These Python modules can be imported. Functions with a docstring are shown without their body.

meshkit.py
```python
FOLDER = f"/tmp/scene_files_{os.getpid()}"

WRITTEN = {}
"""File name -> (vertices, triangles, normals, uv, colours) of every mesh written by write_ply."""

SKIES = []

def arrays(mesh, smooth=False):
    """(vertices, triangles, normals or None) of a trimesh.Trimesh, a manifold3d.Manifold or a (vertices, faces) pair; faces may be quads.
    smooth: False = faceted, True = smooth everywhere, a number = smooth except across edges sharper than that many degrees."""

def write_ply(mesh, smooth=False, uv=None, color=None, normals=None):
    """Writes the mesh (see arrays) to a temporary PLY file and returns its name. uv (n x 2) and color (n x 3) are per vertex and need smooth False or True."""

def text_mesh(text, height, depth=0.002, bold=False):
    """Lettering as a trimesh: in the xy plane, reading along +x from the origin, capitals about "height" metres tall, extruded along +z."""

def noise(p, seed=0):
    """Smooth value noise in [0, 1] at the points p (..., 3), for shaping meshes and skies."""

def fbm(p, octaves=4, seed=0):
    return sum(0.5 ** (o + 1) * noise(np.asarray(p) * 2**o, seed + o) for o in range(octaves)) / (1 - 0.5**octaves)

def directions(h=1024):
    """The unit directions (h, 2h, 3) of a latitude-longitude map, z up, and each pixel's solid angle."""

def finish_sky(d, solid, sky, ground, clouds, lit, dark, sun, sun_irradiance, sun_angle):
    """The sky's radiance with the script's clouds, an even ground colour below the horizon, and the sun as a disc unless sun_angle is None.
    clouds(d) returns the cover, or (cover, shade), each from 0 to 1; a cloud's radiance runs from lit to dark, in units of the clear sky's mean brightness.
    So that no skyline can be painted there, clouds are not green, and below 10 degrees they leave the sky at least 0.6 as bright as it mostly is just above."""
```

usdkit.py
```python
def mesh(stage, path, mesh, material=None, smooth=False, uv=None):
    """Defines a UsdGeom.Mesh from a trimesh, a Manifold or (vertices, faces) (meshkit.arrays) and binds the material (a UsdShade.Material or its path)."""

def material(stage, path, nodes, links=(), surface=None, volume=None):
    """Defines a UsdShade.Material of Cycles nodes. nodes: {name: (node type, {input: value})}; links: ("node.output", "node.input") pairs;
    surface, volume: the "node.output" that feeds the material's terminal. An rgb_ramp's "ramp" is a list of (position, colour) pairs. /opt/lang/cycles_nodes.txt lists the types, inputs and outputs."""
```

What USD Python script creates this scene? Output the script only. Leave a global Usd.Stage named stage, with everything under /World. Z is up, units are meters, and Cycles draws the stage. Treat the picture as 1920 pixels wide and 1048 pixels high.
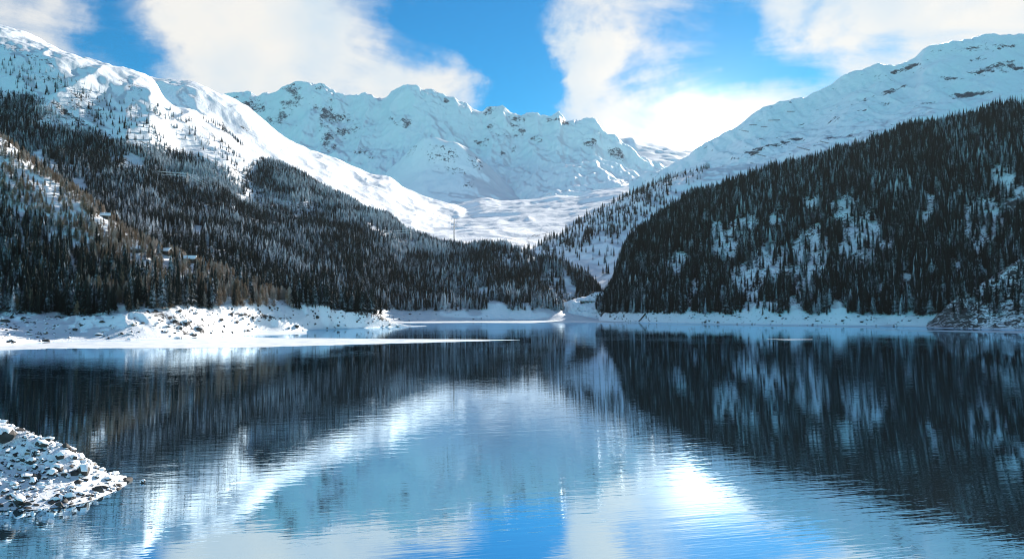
import math, random
import numpy as np
import trimesh, meshkit, usdkit
from scipy.interpolate import PchipInterpolator
from scipy.spatial import ConvexHull, cKDTree
from pxr import Usd, UsdGeom, UsdLux, UsdShade, Gf, Sdf, Vt

stage = Usd.Stage.CreateInMemory()
UsdGeom.SetStageUpAxis(stage, "Z")
UsdGeom.Xform.Define(stage, "/World")
UsdGeom.Scope.Define(stage, "/World/Looks")
RNG = np.random.default_rng(7)
PR = random.Random(11)
fbm, noise = meshkit.fbm, meshkit.noise

# ------------------------------------------------------------------ camera
F_PX, CX, CY = 1507.0, 960.0, 524.0            # lens in pixels of a 1920 x 1048 frame
CAM_Z = 20.0                                   # eye height above the lake
PITCH = math.atan((572.0 - CY) / F_PX)
cam = UsdGeom.Camera.Define(stage, "/World/camera")
cam.CreateHorizontalApertureAttr(36.0)
cam.CreateVerticalApertureAttr(36.0 * 1048 / 1920)
cam.CreateFocalLengthAttr(36.0 * F_PX / 1920)
cam.CreateClippingRangeAttr(Gf.Vec2f(0.5, 60000.0))
cam.AddTranslateOp().Set(Gf.Vec3d(0, 0, CAM_Z))
cam.AddRotateXOp().Set(90.0 + math.degrees(PITCH))
EXPOSURE = 1.32
cam.CreateExposureAttr(EXPOSURE)

cP, sP = math.cos(PITCH), math.sin(PITCH)


def ray(px, py):
    """Sideways and upward run per metre of depth (depth is +y)."""
    u = (CY - np.asarray(py, float)) / F_PX
    dy = cP - u * sP
    return (np.asarray(px, float) - CX) / F_PX / dy, (sP + u * cP) / dy


def at(px, py, d):
    a, b = ray(px, py)
    return np.stack(np.broadcast_arrays(a * d, np.asarray(d, float), CAM_Z + b * d), -1)


def water_d(py):
    return -CAM_Z / ray(CX, py)[1]


def project(p):
    p = np.asarray(p, float)
    y, z = p[..., 1], p[..., 2] - CAM_Z
    fwd, up = y * cP + z * sP, -y * sP + z * cP
    return CX + F_PX * p[..., 0] / fwd, CY - F_PX * up / fwd


# ------------------------------------------------------------------ light
SUN_AZ, SUN_UP = math.radians(28.0), math.radians(20.8)
SUN = np.array([math.sin(SUN_AZ) * math.cos(SUN_UP), math.cos(SUN_AZ) * math.cos(SUN_UP), math.sin(SUN_UP)])
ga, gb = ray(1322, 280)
BRIGHT = np.array([float(ga), 1.0, float(gb)])            # direction of the painted sun glow, low over the gap in the mountains
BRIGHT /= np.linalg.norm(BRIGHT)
SUN_EL, SUN_ROT = math.asin(SUN[2]), math.atan2(SUN[0], SUN[1])
SKY_STRENGTH = 0.085
SUN_INTENSITY = 1.2


def mat(name, nodes, links, surface="p.BSDF", volume=None):
    return usdkit.material(stage, "/World/Looks/" + name, nodes, links, surface=surface, volume=volume)


def sky_material():
    n = {"sky": ("sky_texture", {"sky_type": "single_scattering", "sun_disc": False, "sun_elevation": SUN_EL, "sun_rotation": SUN_ROT,
                                 "altitude": 1700.0, "air_density": 1.0, "aerosol_density": 0.12, "ozone_density": 3.0}),
         "grade": ("hsv", {"saturation": 1.4, "value": 0.95}),
         "tint": ("mix", {"mix_type": "multiply", "fac": 1.0, "color2": (0.05, 0.71, 0.635)}),
         "tc": ("texture_coordinate", {}),
         "warpn": ("noise_texture", {"scale": 6.0, "detail": 6.0, "roughness": 0.6}),
         "warps": ("vector_math", {"math_type": "subtract", "vector2": (0.5, 0.5, 0.5)}),
         "warpm": ("vector_math", {"math_type": "scale", "scale": 0.22}),
         "dir": ("vector_math", {"math_type": "add"}),
         "stretch": ("mapping", {"rotation": (0.0, math.radians(-35.0), 0.0), "scale": (0.75, 1.0, 1.9)}),
         "n1": ("noise_texture", {"scale": 7.0, "detail": 8.0, "roughness": 0.55, "distortion": 0.8}),
         "n1m": ("math", {"math_type": "multiply_add", "value2": 2.6, "value3": -1.02}),
         }
    l = [("sky.color", "grade.color"), ("grade.color", "tint.color1"), ("tc.generated", "warpn.vector"), ("warpn.color", "warps.vector1"),
         ("warps.vector", "warpm.vector1"), ("warpm.vector", "dir.vector2"), ("tc.generated", "dir.vector1"), ("tc.generated", "stretch.vector"),
         ("stretch.vector", "n1.vector"), ("n1.fac", "n1m.value1")]
    # the big soft cloud banks and the clear gaps between them, as directions
    banks = [(95, 70, 120, 0.75), (480, 60, 230, 0.75), (390, 120, 170, 0.3), (600, 130, 150, 0.3), (790, 165, 125, 0.8), (880, 130, 60, 0.3), (1100, 190, 150, 0.7), (1090, 110, 80, 0.45),
             (1220, 220, 210, 0.62), (1420, 200, 90, 0.3), (960, 215, 90, 0.35), (1180, 20, 120, 0.25), (1790, 20, 260, 0.7), (1560, 40, 110, 0.35), (1430, 190, 150, 0.2), (560, -250, 420, 0.5), (1500, -330, 380, 0.35), (-300, -60, 300, 0.35),
             (225, 55, 100, -0.55), (690, 95, 60, -0.5), (760, 60, 60, -0.5), (880, 70, 100, -0.6), (960, 150, 95, -0.75), (1010, 60, 95, -0.45), (1300, 85, 150, -0.75), (1440, 100, 120, -0.6), (1560, 140, 90, -0.4), (200, 10, 80, -0.2)]
    last = "n1m.value"
    for i, (px, py, r, w) in enumerate(banks):
        a, b = ray(px, py)
        c = np.array([float(a), 1.0, float(b)])
        c /= np.linalg.norm(c)
        n[f"d{i}"] = ("vector_math", {"math_type": "distance", "vector2": tuple(c)})
        n[f"r{i}"] = ("map_range", {"range_type": "smoothstep", "from_min": 1.25 * r / F_PX, "from_max": 0.15 * r / F_PX, "to_min": 0.0, "to_max": w, "clamp": True})
        n[f"a{i}"] = ("math", {"math_type": "add"})
        l += [("dir.vector", f"d{i}.vector1"), (f"d{i}.value", f"r{i}.value"), (f"r{i}.result", f"a{i}.value1"), (last, f"a{i}.value2")]
        last = f"a{i}.value"
    n["cover"] = ("map_range", {"range_type": "smoothstep", "from_min": 0.05, "from_max": 1.25, "to_min": 0.0, "to_max": 1.0, "clamp": True})
    n["n2"] = ("noise_texture", {"scale": 7.0, "detail": 5.0, "roughness": 0.5})
    n["ccol"] = ("rgb_ramp", {"ramp": [(0.34, (CLOUD * 0.72, CLOUD * 0.85, CLOUD * 0.96)), (0.56, (CLOUD * 1.0, CLOUD * 0.985, CLOUD * 0.95))]})
    n["mixc"] = ("mix", {"mix_type": "mix"})
    # sun glow painted into the sky over the mountain gap, apart from the sun lamp
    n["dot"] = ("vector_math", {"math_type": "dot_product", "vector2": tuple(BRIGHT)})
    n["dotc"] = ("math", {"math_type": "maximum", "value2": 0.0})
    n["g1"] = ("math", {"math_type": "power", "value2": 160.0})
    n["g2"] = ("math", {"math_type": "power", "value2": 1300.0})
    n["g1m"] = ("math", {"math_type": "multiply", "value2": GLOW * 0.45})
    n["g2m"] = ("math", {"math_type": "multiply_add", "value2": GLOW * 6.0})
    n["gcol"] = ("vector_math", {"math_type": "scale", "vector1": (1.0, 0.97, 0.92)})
    n["sum"] = ("vector_math", {"math_type": "add"})
    n["bg"] = ("background_shader", {"strength": SKY_STRENGTH})
    l += [(last, "cover.value"), ("tc.generated", "n2.vector"), ("n2.fac", "ccol.fac"), ("cover.result", "mixc.fac"), ("tint.color", "mixc.color1"), ("ccol.color", "mixc.color2"),
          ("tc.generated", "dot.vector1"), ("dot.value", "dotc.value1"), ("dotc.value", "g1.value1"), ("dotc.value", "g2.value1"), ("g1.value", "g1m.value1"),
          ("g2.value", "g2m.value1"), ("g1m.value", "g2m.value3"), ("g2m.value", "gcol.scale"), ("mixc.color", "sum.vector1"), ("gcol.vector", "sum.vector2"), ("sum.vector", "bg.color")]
    return mat("sky", n, l, surface="bg.background")


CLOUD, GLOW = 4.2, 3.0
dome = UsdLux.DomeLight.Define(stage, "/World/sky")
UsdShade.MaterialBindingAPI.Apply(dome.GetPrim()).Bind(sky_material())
dome.GetPrim().SetCustomDataByKey("kind", "structure")
sun = UsdLux.DistantLight.Define(stage, "/World/sun")
sun.CreateNormalizeAttr(True)
sun.CreateIntensityAttr(SUN_INTENSITY)
sun.CreateAngleAttr(0.53)
sun.CreateColorAttr(Gf.Vec3f(1.0, 0.94, 0.86))
q = Gf.Rotation(Gf.Vec3d(0, 0, -1), Gf.Vec3d(*(-SUN)))
sun.AddTransformOp().Set(Gf.Matrix4d().SetRotate(q))

# ------------------------------------------------------------------ naming helpers
USED = {}


def numbered(name, parent="/World"):
    k = USED.get((parent, name), 0)
    USED[(parent, name)] = k + 1
    return f"{parent}/{name}" if k == 0 else f"{parent}/{name}_{k:03d}"


def tag(prim, label=None, cat=None, group=None, kind=None):
    prim = prim.GetPrim() if hasattr(prim, "GetPrim") else prim
    for k, v in (("label", label), ("category", cat), ("group", group), ("kind", kind)):
        if v:
            prim.SetCustomDataByKey(k, v)
    return prim


def empty(name, loc=(0, 0, 0), rz=0.0, scale=None):
    x = UsdGeom.Xform.Define(stage, numbered(name))
    x.AddTranslateOp().Set(Gf.Vec3d(*map(float, loc)))
    if rz:
        x.AddRotateZOp().Set(float(rz))
    if scale is not None:
        x.AddScaleOp().Set(Gf.Vec3f(*(map(float, scale) if np.ndim(scale) else [float(scale)] * 3)))
    return x


def obj(name, m, material, parent=None, smooth=False):
    path = numbered(name, parent.GetPath().pathString if parent else "/World")
    return usdkit.mesh(stage, path, m, material, smooth=smooth)


def proto(name):
    """A class prim: the model that copies refer to."""
    return stage.CreateClassPrim("/World/" + name)


def copy_of(cls, name, loc, rz=0.0, scale=1.0, label=None, cat=None, group=None):
    x = empty(name, loc, rz, scale)
    x.GetPrim().GetReferences().AddInternalReference(cls.GetPath())
    x.GetPrim().SetInstanceable(True)
    tag(x, label, cat, group)
    return x


def instancer(name, classes, pts, rots, scales, which, label, cat):
    pi = UsdGeom.PointInstancer.Define(stage, numbered(name))
    base = pi.GetPath().pathString
    for i, c in enumerate(classes):
        p = stage.DefinePrim(f"{base}/model_{i:03d}" if i else f"{base}/model", "Xform")
        p.GetReferences().AddInternalReference(c.GetPath())
        pi.GetPrototypesRel().AddTarget(p.GetPath())
    pi.CreateProtoIndicesAttr(Vt.IntArray.FromNumpy(np.asarray(which, np.int32)))
    pi.CreatePositionsAttr(Vt.Vec3fArray.FromNumpy(np.asarray(pts, np.float32)))
    half = np.radians(np.asarray(rots)) / 2
    pi.CreateOrientationsAttr(Vt.QuathArray([Gf.Quath(float(math.cos(h)), 0.0, 0.0, float(math.sin(h))) for h in half]))
    s = np.asarray(scales, np.float32)
    pi.CreateScalesAttr(Vt.Vec3fArray.FromNumpy(s if s.ndim == 2 else np.repeat(s[:, None], 3, 1)))
    tag(pi, label, cat, kind="stuff")
    return pi


# ------------------------------------------------------------------ materials
def snow_ground(name, near=False, rock=(0.055, 0.05, 0.048), size=1.0, tight=0.05):
    """Snow with bare rock showing where the mesh's "rock" value and a noise say so."""
    s = 1.0 / size
    n = {"geo": ("geometry", {}), "attr": ("attribute", {"attribute": "rock"}),
         "map": ("mapping", {"rotation": (0.0, 0.35, 0.0), "scale": (1.0, 1.0, 1.15)}),
         "n1": ("noise_texture", {"scale": 0.045 * s, "detail": 7.0, "roughness": 0.66, "distortion": 1.0}),
         "n2": ("noise_texture", {"scale": 0.22 * s, "detail": 4.0, "roughness": 0.6}),
         "add": ("math", {"math_type": "multiply_add", "value2": 1.5}),
         "off": ("math", {"math_type": "subtract", "value2": 0.75}),
         "mask": ("map_range", {"range_type": "smoothstep", "from_min": 0.5 - tight, "from_max": 0.5 + tight, "clamp": True}),
         "rockc": ("rgb_ramp", {"ramp": [(0.25, tuple(0.45 * c for c in rock)), (0.5, rock), (0.75, tuple(1.9 * c for c in rock))]}),
         "snowc": ("rgb_ramp", {"ramp": [(0.3, (0.80, 0.83, 0.87)), (0.7, (0.88, 0.895, 0.91))]}),
         "mix": ("mix", {"mix_type": "mix"}),
         "rgh": ("map_range", {"to_min": 0.55, "to_max": 0.85}),
         "hn": ("math", {"math_type": "multiply_add", "value2": 0.35}),
         "bump": ("bump", {"strength": 0.55, "distance": 5.0 * size}),
         "p": ("principled_bsdf", {"specular_ior_level": 0.25})}
    l = [("geo.position", "map.vector"), ("map.vector", "n1.vector"), ("map.vector", "n2.vector"), ("n1.fac", "off.value1"), ("n1.fac", "add.value1"), ("attr.fac", "add.value3"),
         ("n2.fac", "rockc.fac"), ("n2.fac", "snowc.fac"), ("n2.fac", "hn.value1"), ("n1.fac", "hn.value3"), ("mask.result", "mix.fac"), ("snowc.color", "mix.color1"), ("rockc.color", "mix.color2"),
         ("mix.color", "p.base_color"), ("mask.result", "rgh.value"), ("rgh.result", "p.roughness"), ("hn.value", "bump.height"), ("bump.normal", "p.normal")]
    n["speck"] = ("math", {"math_type": "multiply_add", "value2": 1.25})
    n["spoff"] = ("math", {"math_type": "subtract", "value2": 0.70})
    n["both"] = ("math", {"math_type": "maximum"})
    l += [("n2.fac", "speck.value1"), ("attr.fac", "speck.value3"), ("speck.value", "spoff.value1"), ("spoff.value", "both.value2")]
    n["off2"] = ("math", {"math_type": "subtract", "value2": 0.75})
    l += [("add.value", "off2.value1"), ("off2.value", "both.value1"), ("both.value", "mask.value")]
    return mat(name, n, l)


SNOW_NEAR = snow_ground("snow_near", size=0.05, tight=0.03)
SNOW_SHORE = snow_ground("snow_shore", size=0.22, tight=0.03)
SNOW_HILL = snow_ground("snow_hill", size=0.45, tight=0.05)
SNOW_MOUNTAIN = snow_ground("snow_mountain", size=1.3, rock=(0.045, 0.054, 0.070))
SNOW_FAR = snow_ground("snow_far", size=1.15, rock=(0.045, 0.058, 0.08), tight=0.05)


def plain(name, col, rough=0.8, var=0.35, scale=3.0, spec=0.3):
    return mat(name, {"tc": ("texture_coordinate", {}), "n": ("noise_texture", {"scale": scale, "detail": 5.0, "roughness": 0.6}),
                      "r": ("rgb_ramp", {"ramp": [(0.3, tuple(c * (1 - var) for c in col)), (0.7, tuple(min(0.95, c * (1 + var)) for c in col))]}),
                      "b": ("bump", {"strength": 0.4, "distance": 0.06}),
                      "p": ("principled_bsdf", {"roughness": rough, "specular_ior_level": spec})},
               [("tc.object", "n.vector"), ("n.fac", "r.fac"), ("r.color", "p.base_color"), ("n.fac", "b.height"), ("b.normal", "p.normal")])


def needles(name, dark, frost, bias):
    """Needles with snow and frost lying on them in clumps, more on some trees than on others."""
    return mat(name, {"tc": ("texture_coordinate", {}), "geo": ("geometry", {}), "oi": ("object_info", {}), "sep": ("separate_xyz", {}),
                      "n": ("noise_texture", {"scale": 9.0, "detail": 3.0, "roughness": 0.6}),
                      "up": ("math", {"math_type": "multiply_add", "value2": 0.22, "value3": bias - 0.1}),
                      "rnd": ("math", {"math_type": "multiply_add", "value2": 0.42}),
                      "sum": ("math", {"math_type": "add"}),
                      "mask": ("map_range", {"range_type": "smoothstep", "from_min": 0.62, "from_max": 0.86, "clamp": True}),
                      "dk": ("rgb_ramp", {"ramp": [(0.0, tuple(0.6 * c for c in dark)), (1.0, tuple(1.5 * c for c in dark))]}),
                      "mix": ("mix", {"mix_type": "mix", "color2": frost}),
                      "p": ("principled_bsdf", {"roughness": 0.9, "specular_ior_level": 0.05})},
               [("tc.object", "n.vector"), ("geo.true_normal", "sep.vector"), ("sep.z", "up.value1"), ("oi.random", "rnd.value1"), ("up.value", "rnd.value3"), ("rnd.value", "sum.value1"), ("n.fac", "sum.value2"),
                ("sum.value", "mask.value"), ("oi.random", "dk.fac"), ("mask.result", "mix.fac"), ("dk.color", "mix.color1"), ("mix.color", "p.base_color")])


NEEDLE_DARK = needles("needles_dark", (0.016, 0.021, 0.018), (0.40, 0.43, 0.47), -0.16)
NEEDLE_SOME = needles("needles_dusted", (0.017, 0.022, 0.022), (0.42, 0.45, 0.50), -0.02)
NEEDLE_FROST = needles("needles_frosted", (0.024, 0.029, 0.031), (0.56, 0.60, 0.64), 0.21)
LARCH = plain("larch_twigs", (0.23, 0.155, 0.10), var=0.4)
LARCH_GREY = plain("larch_twigs_frosted", (0.38, 0.33, 0.29), var=0.4)
BARK = plain("bark", (0.07, 0.055, 0.045), scale=8.0)
BARK_PALE = plain("bark_pale", (0.34, 0.30, 0.27), scale=8.0)
ROCK = plain("rock", (0.052, 0.046, 0.042), var=0.6, scale=2.5)
ROCK_TAN = plain("rock_tan", (0.20, 0.16, 0.12), var=0.4, scale=3.0)
SNOW = plain("snow", (0.87, 0.885, 0.905), rough=0.6, var=0.03, scale=4.0, spec=0.25)
WOOD = plain("old_wood", (0.075, 0.05, 0.036), scale=2.0)
WOOD_DARK = plain("dark_wood", (0.03, 0.024, 0.02), scale=2.0)
CONCRETE = plain("concrete", (0.30, 0.31, 0.32), var=0.15, scale=0.4)
STEEL = plain("galvanised_steel", (0.26, 0.27, 0.28), rough=0.5, var=0.1, scale=1.0)
RUST = plain("rusty_steel", (0.13, 0.10, 0.085), rough=0.7, var=0.25, scale=0.6)
FROSTED_CABLE = plain("frosted_cable", (0.75, 0.77, 0.79), var=0.05)


def water_material():
    n = {"geo": ("geometry", {}),
         "rot": ("mapping", {"mapping_type": "texture", "rotation": (0.0, 0.0, math.radians(17.0)), "scale": (10.0, 1.0, 1.0)}),
         "turn": ("mapping", {"rotation": (0.6, 0.5, 0.7)}),
         "rot2": ("mapping", {"mapping_type": "texture", "rotation": (0.0, 0.0, math.radians(12.0)), "scale": (7.0, 1.0, 1.0)}),
         "turn2": ("mapping", {"rotation": (0.9, 0.4, 0.3)}),
         "w1": ("noise_texture", {"scale": 0.55, "detail": 3.0, "roughness": 0.55, "distortion": 0.4}),
         "w2": ("noise_texture", {"scale": 1.9, "detail": 2.0, "roughness": 0.5, "distortion": 0.3}),
         "calm": ("noise_texture", {"scale": 0.012, "detail": 3.0, "roughness": 0.55}),
         "calmr": ("map_range", {"range_type": "smoothstep", "from_min": 0.36, "from_max": 0.66, "to_min": 0.25, "to_max": 1.0, "clamp": True}),
         "h": ("math", {"math_type": "multiply_add", "value2": 0.42}),
         "hm": ("math", {"math_type": "multiply"}),
         "bump": ("bump", {"strength": 1.0, "distance": WAVE}),
         "fr": ("fresnel", {"IOR": 1.33}),
         "frm": ("math", {"math_type": "multiply_add", "value2": 0.20, "value3": 0.80, "use_clamp": True}),
         "deep": ("diffuse_bsdf", {"color": (0.004, 0.012, 0.020)}),
         "mir": ("glossy_bsdf", {"color": (0.70, 0.88, 1.0), "roughness": 0.015, "distribution": "ggx"}),
         "mix": ("mix_closure", {})}
    l = [("geo.position", "rot.vector"), ("geo.position", "rot2.vector"), ("rot.vector", "turn.vector"), ("rot2.vector", "turn2.vector"), ("turn.vector", "w1.vector"), ("turn2.vector", "w2.vector"), ("geo.position", "calm.vector"), ("calm.fac", "calmr.value"),
         ("w2.fac", "h.value1"), ("w1.fac", "h.value3"), ("h.value", "hm.value1"), ("calmr.result", "hm.value2"), ("hm.value", "bump.height"), ("bump.normal", "mir.normal"),
         ("fr.fac", "frm.value1"), ("frm.value", "mix.fac"), ("deep.BSDF", "mix.closure1"), ("mir.BSDF", "mix.closure2")]
    return mat("lake_water", n, l, surface="mix.closure")


WAVE = 0.024
WATER = water_material()


# ------------------------------------------------------------------ terrain
LOWEST, HIGHEST = [-0.5], [CAM_Z]


class Land:
    """A sheet of ground: for each column a profile of (depth, height) knots from its foot over its crest and down behind."""

    def __init__(self, name, x0, x1, cols, curves, rows, rough, material, rock, label=None, seed=0, calm=None):
        self.px = np.linspace(x0, x1, cols)
        D, Z, X = [], [], []
        for c in curves:
            c = np.array(c, float)
            i = lambda k: PchipInterpolator(c[:, 0], c[:, k])(np.clip(self.px, c[0, 0], c[-1, 0]))
            d, py = i(1), i(2)
            D.append(d)
            Z.append(CAM_Z + ray(CX, py)[1] * d)
        D, Z = np.array(D), np.array(Z)
        for k in range(1, len(D)):
            D[k] = np.maximum(D[k], D[k - 1] + 2.0)
        t_knots = np.arange(len(curves))
        v = np.concatenate([np.linspace(k, k + 1, r, endpoint=False) for k, r in enumerate(rows)] + [[len(curves) - 1]])
        self.v = v
        d = np.stack([np.interp(v, t_knots, D[:, j]) for j in range(cols)], 1)
        z = np.stack([PchipInterpolator(D[:, j], Z[:, j])(d[:, j]) for j in range(cols)], 1)
        x = ((self.px - CX) / F_PX / cP)[None, :] * d
        p = np.stack([x, d, np.zeros_like(d)], -1)
        amp = 0.0
        for size, a, kind in rough:
            q = p / size
            if kind == "ridge":
                f = 1 - np.abs(2 * fbm(q, 4, seed + int(size)) - 1) * 2.2
            elif kind == "gully":     # grooves that run down the slope
                q = p * np.array([1 / size, 0.3 / size, 0])
                f = 1 - np.abs(2 * fbm(q, 4, seed + int(size) + 3) - 1) * 2.2
            else:
                f = 2 * fbm(q, 5, seed + int(size)) - 1
            amp = amp + a * f
        # calm near the water and at the very foot
        env = np.clip((z - 0.3) / 7.0, 0.03, 1.0)
        if calm:
            env = env * (1 - np.exp(-((self.px - calm[0]) / calm[1]) ** 2))[None, :]
        z = z + amp * env
        self.P = np.stack([x, d, z], -1)
        self.name, self.shape = name, d.shape
        LOWEST.append(float(z.min()))
        HIGHEST.append(float(z.max()))
        qx, qy = project(self.P)
        self.qx, self.qy = qx, qy
        if callable(rock):
            r = rock(qx, qy, self.P, v[:, None] + 0 * d)
        else:
            r = np.full(d.shape, float(rock))
        self.rock = np.clip(r, 0, 1)
        idx = np.arange(d.size).reshape(d.shape)
        a, b, c_, e = idx[:-1, :-1].ravel(), idx[:-1, 1:].ravel(), idx[1:, 1:].ravel(), idx[1:, :-1].ravel()
        self.F = np.vstack([np.stack([a, b, c_], 1), np.stack([a, c_, e], 1)])
        self.tree = None
        m = usdkit.mesh(stage, numbered(name), (self.P.reshape(-1, 3), self.F), material, smooth=True)
        UsdGeom.PrimvarsAPI(m).CreatePrimvar("rock", Sdf.ValueTypeNames.FloatArray, "vertex").Set(Vt.FloatArray.FromNumpy(self.rock.ravel().astype(np.float32)))
        tag(m, label, kind="structure")
        self.prim = m

    def on(self, px, py):
        """The ground point that is seen at a place of the frame (the nearest one in depth)."""
        if self.tree is None:
            self.tree = cKDTree(np.stack([self.qx.ravel(), self.qy.ravel()], 1))
        _, i = self.tree.query([px, py], k=6)
        pts = self.P.reshape(-1, 3)[i]
        return pts[np.argmin(pts[:, 1])].copy()

    def scatter(self, n, dens, vmax, seed):
        """n tries spread evenly over the ground's area; dens(qx, qy, P) is the chance that one is kept."""
        rng = np.random.default_rng(seed)
        p = self.P
        a, b, c = p[:-1, :-1], p[:-1, 1:], p[1:, :-1]
        area = np.linalg.norm(np.cross(b - a, c - a), axis=-1)
        area[self.v[:-1] >= vmax] = 0
        w = area.ravel() / area.sum()
        cell = rng.choice(w.size, n, p=w)
        i, j = np.unravel_index(cell, area.shape)
        s, t = rng.random(n)[:, None], rng.random(n)[:, None]
        q = (p[i, j] * (1 - s) + p[i, j + 1] * s) * (1 - t) + (p[i + 1, j] * (1 - s) + p[i + 1, j + 1] * s) * t
        qx, qy = project(q)
        keep = rng.random(n) < dens(qx, qy, q)
        return q[keep]


def broken(qx, qy, a=26.0, b=12.0, seed=2):
    """Patches of bare rock are never whole: 0 to 1, uneven."""
    q = np.stack([qx / a + qy / 60.0, qy / b - qx / 90.0, 0 * qx], -1)
    return np.clip(3.4 * (fbm(q, 4, seed) - 0.33), 0, 1.15)


def ell(qx, qy, items):
    """1 inside soft ellipses (x, y, half width, half height, tilt in degrees)."""
    out = np.zeros(np.shape(qx))
    for x, y, a, b, t in items:
        c, s = math.cos(math.radians(t)), math.sin(math.radians(t))
        u, w = (qx - x) * c + (qy - y) * s, -(qx - x) * s + (qy - y) * c
        out = np.maximum(out, np.clip(1.6 - 1.6 * np.sqrt((u / a) ** 2 + (w / b) ** 2) + 0.3, 0, 1))
    return out


def line(pts):
    pts = np.array(pts, float)
    return lambda x: np.interp(x, pts[:, 0], pts[:, 1])


def gap(qx, qy, items, tall=26.0):
    """Clearings as they show above the tops of the trees that stand below them."""
    return np.maximum.reduce([ell(qx, qy - k * tall, items) for k in (0, 0.33, 0.66, 1.0)])


def offset(curve, dd, dpy):
    return [(x, d + dd, py + dpy) for x, d, py in curve]


wd = lambda py: float(water_d(py))

# far hills behind the saddle
E_ridge = [(1080, 8200, 285), (1130, 8200, 277), (1150, 8200, 270), (1185, 8200, 267), (1205, 8200, 273), (1240, 8200, 281), (1280, 8200, 289), (1330, 8200, 292), (1500, 8200, 300)]
E_mid = [(1080, 7000, 330), (1200, 7000, 305), (1300, 7000, 310), (1500, 7000, 325)]
Land("far_hills", 1080, 1500, 150, [offset(E_mid, -900, 45), E_mid, E_ridge, offset(E_ridge, 900, 60)], [20, 30, 10], [(900, 45, "fbm"), (350, 22, "ridge")], SNOW_FAR, 0.16, seed=3)

# back massif
D_ridge = [(360, 6600, 205), (430, 6600, 187), (455, 6600, 184), (480, 6600, 194), (500, 6600, 191), (540, 6600, 174), (575, 6600, 165), (600, 6600, 168), (622, 6600, 182), (650, 6600, 199), (690, 6600, 197),
           (715, 6600, 194), (735, 6600, 182), (762, 6600, 173), (790, 6600, 175), (820, 6600, 186), (845, 6600, 198), (880, 6600, 212), (902, 6600, 217), (915, 6600, 208), (940, 6600, 210), (960, 6600, 222), (985, 6600, 228),
           (1020, 6600, 227), (1047, 6600, 222), (1062, 6600, 236), (1085, 6600, 239), (1112, 6600, 245), (1135, 6600, 265), (1160, 6600, 277), (1185, 6600, 296), (1215, 6600, 312), (1270, 6600, 330), (1400, 6600, 345)]
D_up = [(x, 6200, py + 40 + 0.16 * (300 - py)) for x, d, py in D_ridge]
D_low = [(360, 5500, 330), (600, 5500, 320), (700, 5500, 320), (830, 5500, 345), (950, 5500, 345), (1100, 5500, 335), (1250, 5500, 350), (1400, 5500, 370)]
D_foot = [(360, 4700, 420), (830, 4700, 420), (1000, 4700, 410), (1200, 4700, 395), (1400, 4700, 390)]
D_rocks = [(575, 192, 66, 30, 15), (530, 212, 60, 20, 10), (605, 225, 62, 32, 30), (650, 238, 22, 14, 0), (455, 190, 22, 7, 10), (700, 215, 14, 8, 0), (755, 230, 26, 9, 25), (690, 285, 30, 10, 10), (725, 295, 26, 8, 20), (620, 275, 20, 10, 20),
           (930, 235, 32, 32, 20), (965, 238, 20, 24, 60), (905, 262, 20, 12, 0), (950, 275, 16, 16, 40), (1045, 228, 20, 6, 10), (1005, 262, 8, 12, 80), (1100, 262, 26, 10, 30), (1150, 282, 24, 10, 40), (835, 190, 12, 5, 30)]


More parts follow.
